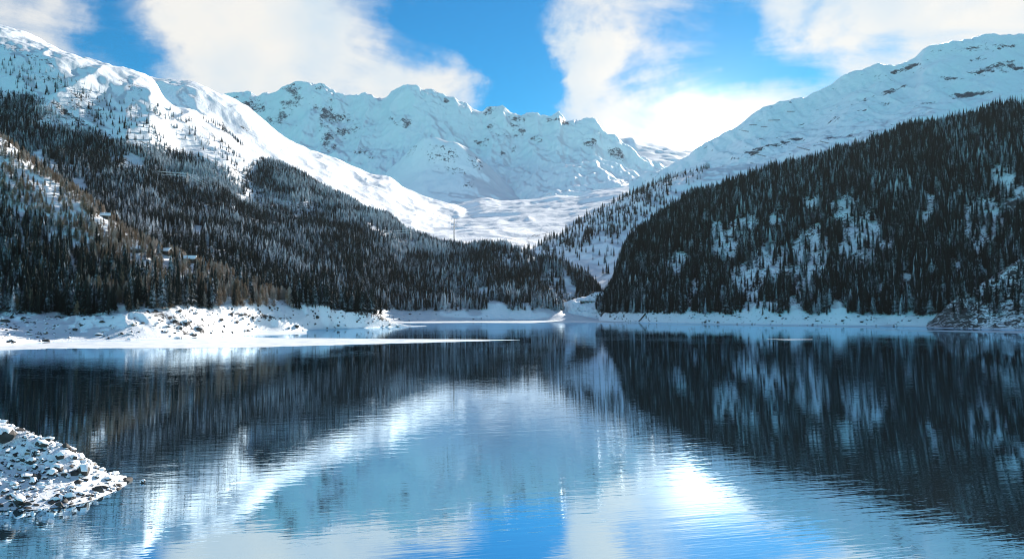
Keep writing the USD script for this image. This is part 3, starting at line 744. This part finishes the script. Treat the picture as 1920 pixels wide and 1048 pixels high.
# near left hill: dark spruces low and left, grey-brown larches above
def dens_A(qx, qy, P):
    clear = np.maximum(0.75 * gap(qx, qy, A_clear, 12.0), gap(qx, qy, A_cabins, 34.0))
    return (1 - 0.95 * clear) * np.clip((fbm(P / np.array([26, 26, 1e9]), 3, 44) - 0.2) * 5, 0.15, 1) * (qy < 592)


ptsA = mass_A.scatter(9500, dens_A, 4.1, 12)
ptsA = ptsA[ptsA[:, 2] > 9.0]
vA = np.array([1.0 if p[2] > 0 else 0 for p in ptsA])
qxA, qyA = project(ptsA)
tree_line = line([(x, py) for x, d, py in A_tree])(qxA)
ok = qyA < tree_line + 1
ptsA, qxA, qyA = ptsA[ok], qxA[ok], qyA[ok]
larchy = ell(qxA, qyA, [(210, 430, 160, 75, 28), (340, 495, 130, 50, 20), (60, 340, 130, 75, 30), (290, 550, 50, 16, 0), (190, 560, 70, 14, 0), (430, 560, 40, 12, 5), (500, 555, 60, 22, 10)])
rr = np.random.default_rng(13).random(len(ptsA))
isl = rr < 0.84 * np.clip(larchy * 1.5, 0, 1) + 0.06
add_trees(ptsA[isl], "hill", {"larch": 1.0}, 13, 2.6, 14)
add_trees(ptsA[~isl], "hill", {"dark": 0.86, "dusted": 0.14}, 16, 3.6, 15)

# which trees show: paint them front to back into a coarse frame
order = sorted(range(len(forest)), key=lambda i: forest[i][0][1])
mask = np.zeros((524, 960), bool)
shown = np.zeros(len(forest))
for i in order:
    p, h, kind, ci, area = forest[i]
    x, y0 = project(p)
    y1 = project(p + [0, 0, h])[1]
    x, y0, y1 = x / 2, y0 / 2, y1 / 2
    if not (-3 < x < 963 and y1 < 520):
        continue
    w = 0.15 * (y0 - y1)
    a, b, c, d = int(max(0, x - w)), int(min(960, x + w + 1)), int(max(0, y1)), int(min(524, y0 + 1))
    box = mask[c:d, a:b]
    shown[i] = (~box).sum()
    if d - c > 1:
        box[(d - c) // 4:, :] = True
def zone(area, p):
    """Where a tree stands, by landmarks of the place."""
    x, y = project(p)
    if area == "left":
        return "on the snowfield edge above the left forest" if y < B_forest(x) + 30 and x < 480 else "high on the left mountain above the brown larches" if x < 300 else "along the left mountain shore strip" if y > 560 else "in the middle of the left mountain forest" if x < 650 else "near the low end of the left forest ridge" if x > 900 else "on the long falling left forest ridge"
    if area == "right":
        e = np.interp(x, [c[0] for c in I_ridge], [c[2] for c in I_ridge])
        return "at the steep left end of the right forest" if x < 1260 else ("at the right shore treeline beside the rocky knoll" if x > 1640 else "at the right shore treeline below the snowy gullies" if x > 1440 else "at the right shore treeline beyond the fallen log") if y > 565 else "on the skyline of the right forest" if y < e + 22 else "under the glow on the right slope" if x < 1420 else "between the snowy gullies of the right slope" if x < 1640 else "on the dark right part of the right slope above the knoll"
    if area == "middle":
        return "beside the dam shed valley on the snowy spur" if y > 470 else "high on the snowy spur" if y < 400 else "midway up the snowy spur"
    return "in the dark lowest row behind the left ice" if y > 560 and x < 250 else "behind the dark rock point" if y > 545 and x < 430 else "near the low right end of the wooded hill" if x >= 430 else "around the snow-roofed cabins" if x > 225 and y < 530 else ("beside the lone high cabin on the wooded hill" if x > 150 else "on the brown crest left of the lone high cabin" if x > 70 else "at the far left edge of the wooded hill crest") if y < 400 else ("at the left end of the wooded hill flank" if x < 90 else "on the wooded hill flank between the snow clearings" if x < 170 else "on the wooded hill flank below the lone high cabin") if y < 480 else "on the lower left of the wooded hill, by the snow band"


LOOK_TEXT = {"dark": "dark green spruce", "dusted": "snow-dusted spruce", "frosted": "pale frosted spruce", "larch": "bare brown larch"}
spr = [i for i in order if forest[i][2] != "larch"]
lar = [i for i in order if forest[i][2] == "larch"]
single = set(sorted(spr, key=lambda i: -shown[i])[:296]) | {i for i in sorted(lar, key=lambda i: -shown[i])[:290] if shown[i] >= 6}
rest = {}
for i in order:
    p, h, kind, ci, area = forest[i]
    rz = (i * 137.508) % 360
    if i in single:
        cls = LARCHES[ci] if kind == "larch" else SPRUCES[kind][ci]
        copy_of(cls, "larch_tree" if kind == "larch" else "spruce_tree", p - [0, 0, 0.3], rz, (h * (0.8 + 0.5 * ((i * 0.618) % 1)),) * 2 + (h,), LOOK_TEXT[kind] + " " + zone(area, p), "larch tree" if kind == "larch" else "spruce tree", f"{kind} trees {zone(area, p)}")
    else:
        rest.setdefault("larch" if kind == "larch" else area, []).append(i)
STUFF = {"left": ("spruce_forest", "dense frosted spruce forest covering the left mountain slope", "forest"), "right": ("spruce_forest", "dense dark spruce forest covering the steep right shore slope", "forest"),
         "middle": ("spruce_forest", "sparse small spruces scattered over the snowy middle spur", "forest"), "hill": ("spruce_forest", "dark spruces filling the wooded hill above the left shore", "forest"),
         "larch": ("larch_wood", "grey-brown bare larch wood on the hill above the left shore", "wood")}
ALL = [c for k in ("dark", "dusted", "frosted") for c in SPRUCES[k]] + LARCHES
IDX = {"dark": 0, "dusted": 4, "frosted": 8, "larch": 12}
for key, ids in rest.items():
    hh = np.array([forest[i][1] for i in ids])
    wide = np.random.default_rng(77).uniform(0.75, 1.45, len(ids))
    instancer(STUFF[key][0], ALL, [forest[i][0] - [0, 0, 0.3] for i in ids], [(i * 137.508) % 360 for i in ids], np.stack([hh * wide, hh * wide, hh], 1), [IDX[forest[i][2]] + forest[i][3] for i in ids], STUFF[key][1], STUFF[key][2])

# brown bushes by the left shore
r = np.random.default_rng(31)
for px, py, h in [(262, 572, 6), (278, 574, 7.5), (292, 575, 8), (305, 577, 7), (318, 578, 6), (470, 572, 7), (485, 573, 8), (500, 574, 7), (515, 576, 6), (445, 574, 6), (456, 574, 7)]:
    copy_of(BUSHES[int(r.integers(2))], "bush", mass_A.on(px, py) - [0, 0, 0.3], r.uniform(0, 360), h, "brown leafless bush " + ("beside the dark rock point on the left shore" if px < 400 else "at the tree line east of the dark rock point"), "bush", "brown bushes " + ("by the rock point" if px < 400 else "at the tree line"))


# ------------------------------------------------------------------ stones
def stone_mesh(seed, flat=0.62, n=26):
    r = np.random.default_rng(seed)
    p = r.normal(size=(n, 3))
    p /= np.linalg.norm(p, axis=1, keepdims=True)
    p *= r.uniform(0.78, 1.0, (n, 1)) * np.array([1.0, r.uniform(0.62, 0.9), flat]) * 0.5
    h = ConvexHull(p)
    m = trimesh.Trimesh(p, h.simplices, process=True)
    m.fix_normals()
    return m


def snow_on(stone, seed, thick=0.07, cover=0.35):
    """The snow lying on a stone: its upward faces, subdivided, raised and rounded off, closed below."""
    r = np.random.default_rng(seed)
    m = stone.copy().subdivide().subdivide()
    v = np.array(m.vertices)
    nrm = m.vertex_normals
    fn = m.face_normals
    keep = fn[:, 2] > cover + 0.25 * (2 * noise(m.triangles_center * 5 + seed, seed) - 1)
    f = np.array(m.faces)[keep]
    if len(f) < 4:
        f = np.array(m.faces)[fn[:, 2] > 0.2]
    used, inv = np.unique(f, return_inverse=True)
    f = inv.reshape(-1, 3)
    v, nz = v[used], nrm[used]
    edges = np.sort(np.vstack([f[:, [0, 1]], f[:, [1, 2]], f[:, [2, 0]]]), 1)
    u, cnt = np.unique(edges, axis=0, return_counts=True)
    rim = np.unique(u[cnt == 1])
    t = np.full(len(v), thick)
    t[rim] = thick * 0.45
    top = v + np.array([0, 0, 1]) * t[:, None] * r.uniform(0.8, 1.25, (len(v), 1)) + 0.02 * nz
    n = len(v)
    d = np.vstack([f[:, [0, 1]], f[:, [1, 2]], f[:, [2, 0]]])
    key = {tuple(e) for e in u[cnt == 1]}
    side = []
    for a, b in d:
        if (min(a, b), max(a, b)) in key:
            side += [[b, a, n + a], [b, n + a, n + b]]
    return np.vstack([v - [0, 0, 0.01], top]), np.vstack([f + n, np.array(side)])


STONES = []
for i in range(9):
    s = stone_mesh(300 + i, flat=[0.5, 0.62, 0.75, 0.45, 0.85, 0.55, 0.4, 0.66, 0.5][i])
    c = proto(f"model_stone_{i}")
    usdkit.mesh(stage, f"{c.GetPath()}/stone", s, ROCK_TAN if i == 7 else ROCK)
    usdkit.mesh(stage, f"{c.GetPath()}/snow_cap", snow_on(s, i, thick=0.05, cover=[0.35, 0.5, 0.55, 0.35, 0.68, 0.45, 0.3, 0.62, 0.5][i]), SNOW, smooth=28)
    STONES.append(c)
BARES = []
for i in range(4):
    c = proto(f"model_bare_stone_{i}")
    usdkit.mesh(stage, f"{c.GetPath()}/stone", stone_mesh(350 + i, flat=0.55 + 0.1 * i), ROCK)
    BARES.append(c)
MIXED = STONES + BARES + BARES

r = np.random.default_rng(401)
# boulders of the near bank that stand out
special = [(14, 822, 2.5, 4, "big dark boulder at the top left of the near rocky bank, bare on its front"), (97, 888, 1.75, 3, "flat oval boulder with a smooth snow top, middle of the near bank"),
           (58, 866, 1.05, 4, "dark bare-faced boulder left of the flat oval boulder, near bank"), (67, 876, 0.9, 2, "dark boulder just below the dark bare-faced one on the near bank"),
           (158, 885, 1.9, 2, "long dark-sided boulder right of the flat oval boulder on the near bank"), (96, 813, 1.25, 6, "pointed snow-topped slab sticking up on the crest of the near bank"),
           (134, 831, 0.8, 7, "tan bare stone standing on the crest of the near bank"), (158, 846, 1.3, 3, "upright flat slab on the right crest of the near bank"), (80, 828, 0.75, 7, "tan stone below the pointed slab on the near bank"),
           (50, 893, 1.5, 0, "dark-bellied boulder below the two dark ones on the near bank"), (36, 940, 1.9, 5, "broad dark boulder at the waterline in the left corner of the near bank"), (112, 856, 1.15, 4, "low dark stone under the crest of the near bank"),
           (218, 882, 1.2, 6, "flat slab overhanging the water near the tip of the near bank"), (73, 852, 0.6, 7, "small reddish tan stone in the middle of the near bank")]
for px, py, s, k, text in special:
    p = mass_N.on(px, py)
    copy_of(STONES[k], "boulder", p + [0, 0, 0.12 * s], r.uniform(0, 360), (s * 1.15, s, s), text, "boulder", "stones of the near rocky bank")
ptsN = mass_N.scatter(850, lambda qx, qy, P: (P[..., 2] > -0.15) & (qx > -30) & (qx < 262), 3.25, 41)
big = np.random.default_rng(43).lognormal(-0.62, 0.5, len(ptsN))
front = np.argsort(-big)
n_single = 0
rest_n = []
for i in front:
    s = float(np.clip(big[i], 0.28, 2.1))
    k = int(r.integers(9))
    if n_single < 190:
        n_single += 1
        bx, by = project(ptsN[i])
        spot = ("large " if s > 1.1 else "middling " if s > 0.75 else "small ") + ("bare dark stone " if ptsN[i][2] < 0.35 else "snow-streaked stone ") + ("at the waterline" if ptsN[i][2] < 0.6 else "on the skyline crest" if ptsN[i][1] > 91.2 else "at the right tip" if bx > 170 else "in the left half" if bx < 80 else "in the middle") + " of the near rocky bank"
        bare = ptsN[i][2] < 0.35 or r.random() < 0.16
        copy_of(BARES[k % 4] if bare else STONES[k], "boulder", ptsN[i] + [0, 0, -0.06 * s], r.normal(-35, 40), (s * r.uniform(1.1, 1.7), s, s * r.uniform(0.75, 1.15)), spot, "boulder", spot.replace("stone", "stones", 1))
    else:
        rest_n.append((ptsN[i], s, k))
instancer("rubble", STONES, [p + [0, 0, 0.04 * s] for p, s, k in rest_n], r.uniform(0, 360, len(rest_n)), [s for p, s, k in rest_n], [k for p, s, k in rest_n], "small snowy rubble filling the near rocky bank", "rubble")
copy_of(STONES[1], "boulder", at(268, 903, wd(904.5)) * [1, 1, 0] + [0, 0, 0.12], 40, 0.75, "lone small stone in the water off the tip of the near bank", "boulder")

# stones on the far shores
sets = [(mass_A, 420, lambda qx, qy, P: (qy > line([(x, py) for x, d, py in A_tree])(qx)) & (P[..., 2] > 0.1) & (qx > 0) & (qx < 770), 2.0, "left", 1.9), (mass_I, 330, lambda qx, qy, P: (P[..., 2] > 0.3) & (P[..., 2] < 10) & (qx < 1760) & (qx > 1140), 2.0, "right", 1.7),
        (mass_B, 150, lambda qx, qy, P: (P[..., 2] > 0.3) & (P[..., 2] < 9) & (qx > 700) & (qx < 1000), 2.0, "far", 2.0)]
shore_rest, n_single = [], 0
for land, n, cond, vmax, side, size in sets:
    pts = land.scatter(n * 5, lambda qx, qy, P, c=cond: c(qx, qy, P).astype(float) * np.clip(3.2 * (fbm(P / 9.0, 3, 8) - 0.32), 0.03, 1), vmax, 50 + n)[: 2 * n]
    ss = np.random.default_rng(n).lognormal(math.log(size), 0.45, len(pts))
    for j in np.argsort(-ss):
        k = int(r.integers(17))
        s = float(min(ss[j], 4.5))
        if n_single < {"left": 55, "right": 85, "far": 100}[side]:
            n_single += 1
            copy_of(MIXED[k], "boulder", pts[j], r.uniform(0, 360), (s * 1.3, s, 0.9 * s), {"left": "dark half-buried stone on the snowy left shore " + ("left of the dark rock point" if project(pts[j])[0] < 290 else "on the dark rock point" if project(pts[j])[0] < 420 else "right of the dark rock point"), "right": "dark stone on the snowy strip below the right forest", "far": "dark stone on the snowy far shore strip left of centre"}[side], "boulder", f"stones on the snowy {side} shore" + ("" if side != "left" else ", left part" if project(pts[j])[0] < 290 else ", rock point" if project(pts[j])[0] < 420 else ", right part"))
        else:
            shore_rest.append((pts[j], s, k))
instancer("shore_stones", MIXED, [p for p, s, k in shore_rest], r.uniform(0, 360, len(shore_rest)), [s for p, s, k in shore_rest], [k for p, s, k in shore_rest], "small dark stones strewn over the snowy shores", "stones")
# the dark crag that ends in the little point
for px, py, s, text in [(352, 606, 6.0, "dark snow-streaked crag block above the point on the left shore"), (372, 616, 5.2, "dark crag block at the tip of the left shore point"), (338, 614, 4.2, "dark crag block left of the tip of the left shore point"), (362, 628, 4.0, "dark crag block at the waterline of the left shore point"),
                        (330, 600, 3.6, "small dark crag block uphill on the left shore point")]:
    p = mass_A.on(px, py)
    copy_of(STONES[4 if s > 4.5 else 2], "crag", p, r.uniform(0, 360), (s * 1.2, s, s * 0.95), text, "crag", "dark rock blocks of the left shore point")


# ------------------------------------------------------------------ buildings
def box(x0, x1, y0, y1, z0, z1):
    m = trimesh.creation.box([x1 - x0, y1 - y0, z1 - z0])
    m.apply_translation([(x0 + x1) / 2, (y0 + y1) / 2, (z0 + z1) / 2])
    return m


def bar(a, b, w, h=None):
    a, b = np.asarray(a, float), np.asarray(b, float)
    L = np.linalg.norm(b - a)
    m = trimesh.creation.box([w, h or w, L])
    m.apply_transform(trimesh.geometry.align_vectors([0, 0, 1], (b - a) / L))
    m.apply_translation((a + b) / 2)
    return m


def gable(w, d, z0, z1, over, thick):
    """Two roof slopes with thickness, ridge along x."""
    out = []
    for s in (-1, 1):
        e = s * (d / 2 + over)
        ze = z0 - over * (z1 - z0) / (d / 2)
        v = np.array([[x, y, z + t] for t in (0, thick) for x in (-w / 2 - over, w / 2 + over) for y, z in ((0.0, z1), (e, ze))])
        out.append(trimesh.convex.convex_hull(v))
    return out


def cabin(px, py, w, d, wall_h, rz, text):
    p = mass_A.on(px, py)
    t = empty("cabin", p - [0, 0, 0.8], rz)
    tag(t, text, "cabin", "snow-roofed cabins on the wooded hill")
    rise = 0.33 * d
    pent = trimesh.convex.convex_hull(np.array([[x, y, z] for x in (-w / 2, w / 2) for y, z in ((-d / 2, 0), (d / 2, 0), (-d / 2, wall_h), (d / 2, wall_h), (0, wall_h + rise))]))
    obj("wall", pent, WOOD, t)
    for rf in gable(w, d, wall_h + 0.03, wall_h + rise + 0.05, 0.6, 0.18):
        obj("roof", rf, WOOD_DARK, t)
    for rf in gable(w, d, wall_h + 0.23, wall_h + rise + 0.25, 0.55, 0.5):
        obj("roof_snow", rf, SNOW, t)
    obj("door", box(-0.5, 0.5, -d / 2 - 0.08, -d / 2 - 0.003, 0.9, 2.9), WOOD_DARK, t)
    for x in (-w / 3, w / 3):
        f = obj("window", box(x - 0.45, x + 0.45, -d / 2 - 0.08, -d / 2 - 0.003, 1.8, 2.7), WOOD, t)
        obj("pane", box(x - 0.36, x + 0.36, -d / 2 - 0.10, -d / 2 - 0.083, 1.89, 2.61), STEEL, f)


cabin(357, 486, 11, 7.5, 3.6, 8, "largest snow-roofed cabin on the brow of the wooded hill, beside tall brown trees")
cabin(311, 476, 9, 6.5, 3.2, -12, "snow-roofed cabin on the open hill, second from the brow")
cabin(254, 471, 9, 6.5, 3.2, 10, "snow-roofed cabin highest on the hill, among brown larches")
cabin(198, 409, 8, 6, 3.0, 25, "small lone snow-roofed cabin high up near the crest of the wooded hill")

# shed, wall and road posts at the head of the lake
p0 = mass_K.on(1102, 569.5)
t = empty("shed", (p0[0], p0[1] + 4, p0[2] - 0.3))
tag(t, "long dark flat-roofed shed on the snowy bank at the head of the lake", "shed")
obj("back_wall", box(-9.5, 9.5, 4.0, 4.3, 0, 4.2), WOOD_DARK, t)
for x in (-9.5, 9.2):
    obj("side_wall", box(x, x + 0.3, -0.2, 3.997, 0, 4.2), WOOD_DARK, t)
for k in range(6):
    obj("post", box(-9.0 + 3.5 * k, -8.6 + 3.5 * k, -0.2, 0.1, 0, 4.0), WOOD, t)
obj("front_panel", box(-9.19, 9.19, 0.2, 0.4, 0, 2.6), WOOD_DARK, t)
rf = obj("roof", box(-10.2, 10.2, -0.9, 4.8, 4.203, 4.5), WOOD, t)
obj("roof_snow", box(-10.1, 10.1, -0.8, 4.7, 4.503, 5.0), SNOW, rf)
p0 = at(1040, 577, 1108)
t = empty("retaining_wall", (p0[0], p0[1], p0[2] - 3.5))
tag(t, "grey concrete retaining wall beside the snowy mound at the head of the lake", "wall")
obj("wall_face", box(-12, 14, 0, 1.2, 0, 5.0), CONCRETE, t)
obj("coping", box(-12.2, 14.2, -0.25, 1.45, 5.003, 5.4), CONCRETE, t)
obj("coping_snow", box(-12.1, 14.1, -0.15, 1.35, 5.403, 5.85), SNOW, t)
for k in range(5):
    obj("buttress", box(-10 + 5.2 * k, -9.3 + 5.2 * k, -0.6, -0.003, 0, 4.6), CONCRETE, t)

# ------------------------------------------------------------------ pylons, cables, snow fences
def pylon(p, h, text, arms=2, width=0.11):
    t = empty("pylon", p - [0, 0, 0.6], -12)
    tag(t, text, "pylon", "lattice power pylons")
    b = h * width / 2
    tip = 0.25 * b
    for sx in (-1, 1):
        for sy in (-1, 1):
            obj("leg", bar((sx * b, sy * b, 0), (sx * tip, sy * tip, h), 0.012 * h), STEEL, t)
    for k in range(7):
        z0, z1 = h * k / 7, h * (k + 1) / 7
        w0, w1 = b + (tip - b) * k / 7, b + (tip - b) * (k + 1) / 7
        obj("brace", bar((-w0, -w0, z0), (w1, -w1, z1), 0.006 * h), STEEL, t)
        obj("brace", bar((w0, -w0, z0), (-w1, -w1, z1), 0.006 * h), STEEL, t)
    for k in range(arms):
        z = h * (0.95 - 0.16 * k)
        a = obj("crossarm", bar((-0.13 * h, 0, z), (0.13 * h, 0, z), 0.012 * h), STEEL, t)
        for s in (-1, 1):
            obj("insulator", trimesh.creation.cylinder(0.006 * h, 0.06 * h, sections=6, transform=trimesh.transformations.translation_matrix([s * 0.12 * h, 0, z - 0.037 * h])), CONCRETE, a)
    return p + np.array([0, 0, h])


def cable(a, b, sag, text, group, r=0.28):
    tt = np.linspace(0, 1, 26)[:, None]
    p = a + (b - a) * tt
    p[:, 2] -= (4 * sag * tt * (1 - tt))[:, 0]
    ring = np.array([[0, math.cos(x), math.sin(x)] for x in (0.5, 2.6, 4.7)]) * r
    v = (p[:, None] + ring[None]).reshape(-1, 3)
    f = []
    for i in range(25):
        for j in range(3):
            q0, q1 = 3 * i + j, 3 * i + (j + 1) % 3
            f += [[q0, q1, q1 + 3], [q0, q1 + 3, q0 + 3]]
    m = obj("power_cable", (v, np.array(f)), FROSTED_CABLE)
    tag(m, text, "cable", group)


gp = mass_B.on(352, 350)
top1 = pylon(gp, 27, "lattice pylon hidden among spruces high on the left mountain")
gp2 = mass_B.on(770, 452)
top2 = pylon(gp2, 26, "lattice pylon among the trees at the lower end of the left forest ridge")
base3 = mass_V.on(851, 452)
top3 = pylon(base3, 60 * base3[1] / 2000, "tall slender pylon standing in the white valley behind the forest ridge", arms=3, width=0.055)
off = at(-130, 225, 1500)
for k, (dx, dz) in enumerate([(-3.3, -3), (3.3, -3), (-3.3, -7.5), (3.3, -7.5)]):
    o = np.array([dx, 0, dz])
    w = ["upper left", "upper right", "lower left", "lower right"][k]
    cable(off + 2.2 * o, top1 + o, 16, f"frosted power cable on the left mountain above the wooded hill, {w} strand", "cables left of the hidden pylon")
    cable(top1 + o, top2 + o * [1, 1, 1], 34, f"frosted power cable crossing the left forest down to the ridge, {w} strand", "cables over the left forest")

FENCES = [(1487, 208, 22, "uppermost short snow fence below the ridge of the right mountain"), (1452, 225, 22, "short snow fence second below the right mountain ridge"), (1414, 234, 18, "snow fence at the ridge edge closest to the sun's glow"), (1436, 238, 20, "snow fence just right of the ridge edge one"),
          (1403, 246, 26, "snow fence lowest of the upper group on the right mountain"), (1516, 281, 46, "long snow fence in the rocky middle of the right mountain"), (1552, 268, 30, "slanting snow fence right of the long one on the right mountain"), (1436, 293, 52, "longest snow fence above the forest edge on the right mountain"), (1428, 311, 42, "lowest snow fence nearest the forest edge on the right mountain")]
for px, py, wpx, text in FENCES:
    p = mass_R.on(px, py)
    wm_ = wpx / F_PX * p[1]
    t = empty("snow_fence", p - [0, 0, 0.8], 0)
    tag(t, text, "snow fence", "snow fences on the right mountain")
    n = max(3, int(wm_ / 7))
    a, b = mass_R.on(px - wpx / 2, py + 1), mass_R.on(px + wpx / 2, py - 1)
    slope = float(np.clip((b[2] - a[2]) / max(1.0, b[0] - a[0]), -0.25, 0.25))
    for k in range(n + 1):
        x = -wm_ / 2 + wm_ * k / n
        obj("post", bar((x, 0, slope * x - 1.5), (x, 1.2, slope * x + 4.6), 0.35), RUST, t)
    for z in (1.2, 2.2, 3.2, 4.2):
        obj("rail", bar((-wm_ / 2, 0.25 * z, z - slope * wm_ / 2), (wm_ / 2, 0.25 * z, z + slope * wm_ / 2), 0.5, 0.2), RUST, t)

# leaning pole on the right of the lake head, pale dead trunks on the left shore
def log(a, b, r0, name, label, cat, material):
    m = trimesh.creation.cylinder(r0, segment=[a, b], sections=7)
    tag(obj(name, m, material), label, cat)


a, b = mass_I.on(1196, 602), mass_I.on(1209, 590)
log(a, b + [0, 0, 1.5], 0.8, "log", "dark fallen log on the snowy strip near the head of the lake", "log", WOOD_DARK)
p = mass_A.on(654, 583)
t = empty("dead_tree", p - [0, 0, 0.4])
tag(t, "pale leaning dead trunk at the tree line above the left shore tip", "dead tree")
obj("trunk", trimesh.creation.cylinder(0.5, segment=[(0, 0, 0), (-3.2, 0, 13)], sections=7), BARK_PALE, t)
obj("branch", trimesh.creation.cylinder(0.16, segment=[(-2.2, 0, 9), (-0.6, 0.4, 11)], sections=5), BARK_PALE, t)
obj("branch", trimesh.creation.cylinder(0.14, segment=[(-1.5, 0, 6.5), (-3.0, -0.5, 8)], sections=5), BARK_PALE, t)

# ------------------------------------------------------------------ haze
HAZE = 6e-6
if HAZE:
    hz = mat("haze", {"v": ("principled_volume", {"color": (0.80, 0.91, 1.0), "density": HAZE, "anisotropy": 0.35})}, [], surface=None, volume="v.volume")
    b = box(-6000, 6000, -600, 10500, min(LOWEST) - 1, max(HIGHEST) + 30)
    tag(obj("haze", b, hz), "thin pale winter haze filling the valley", "haze", kind="stuff")
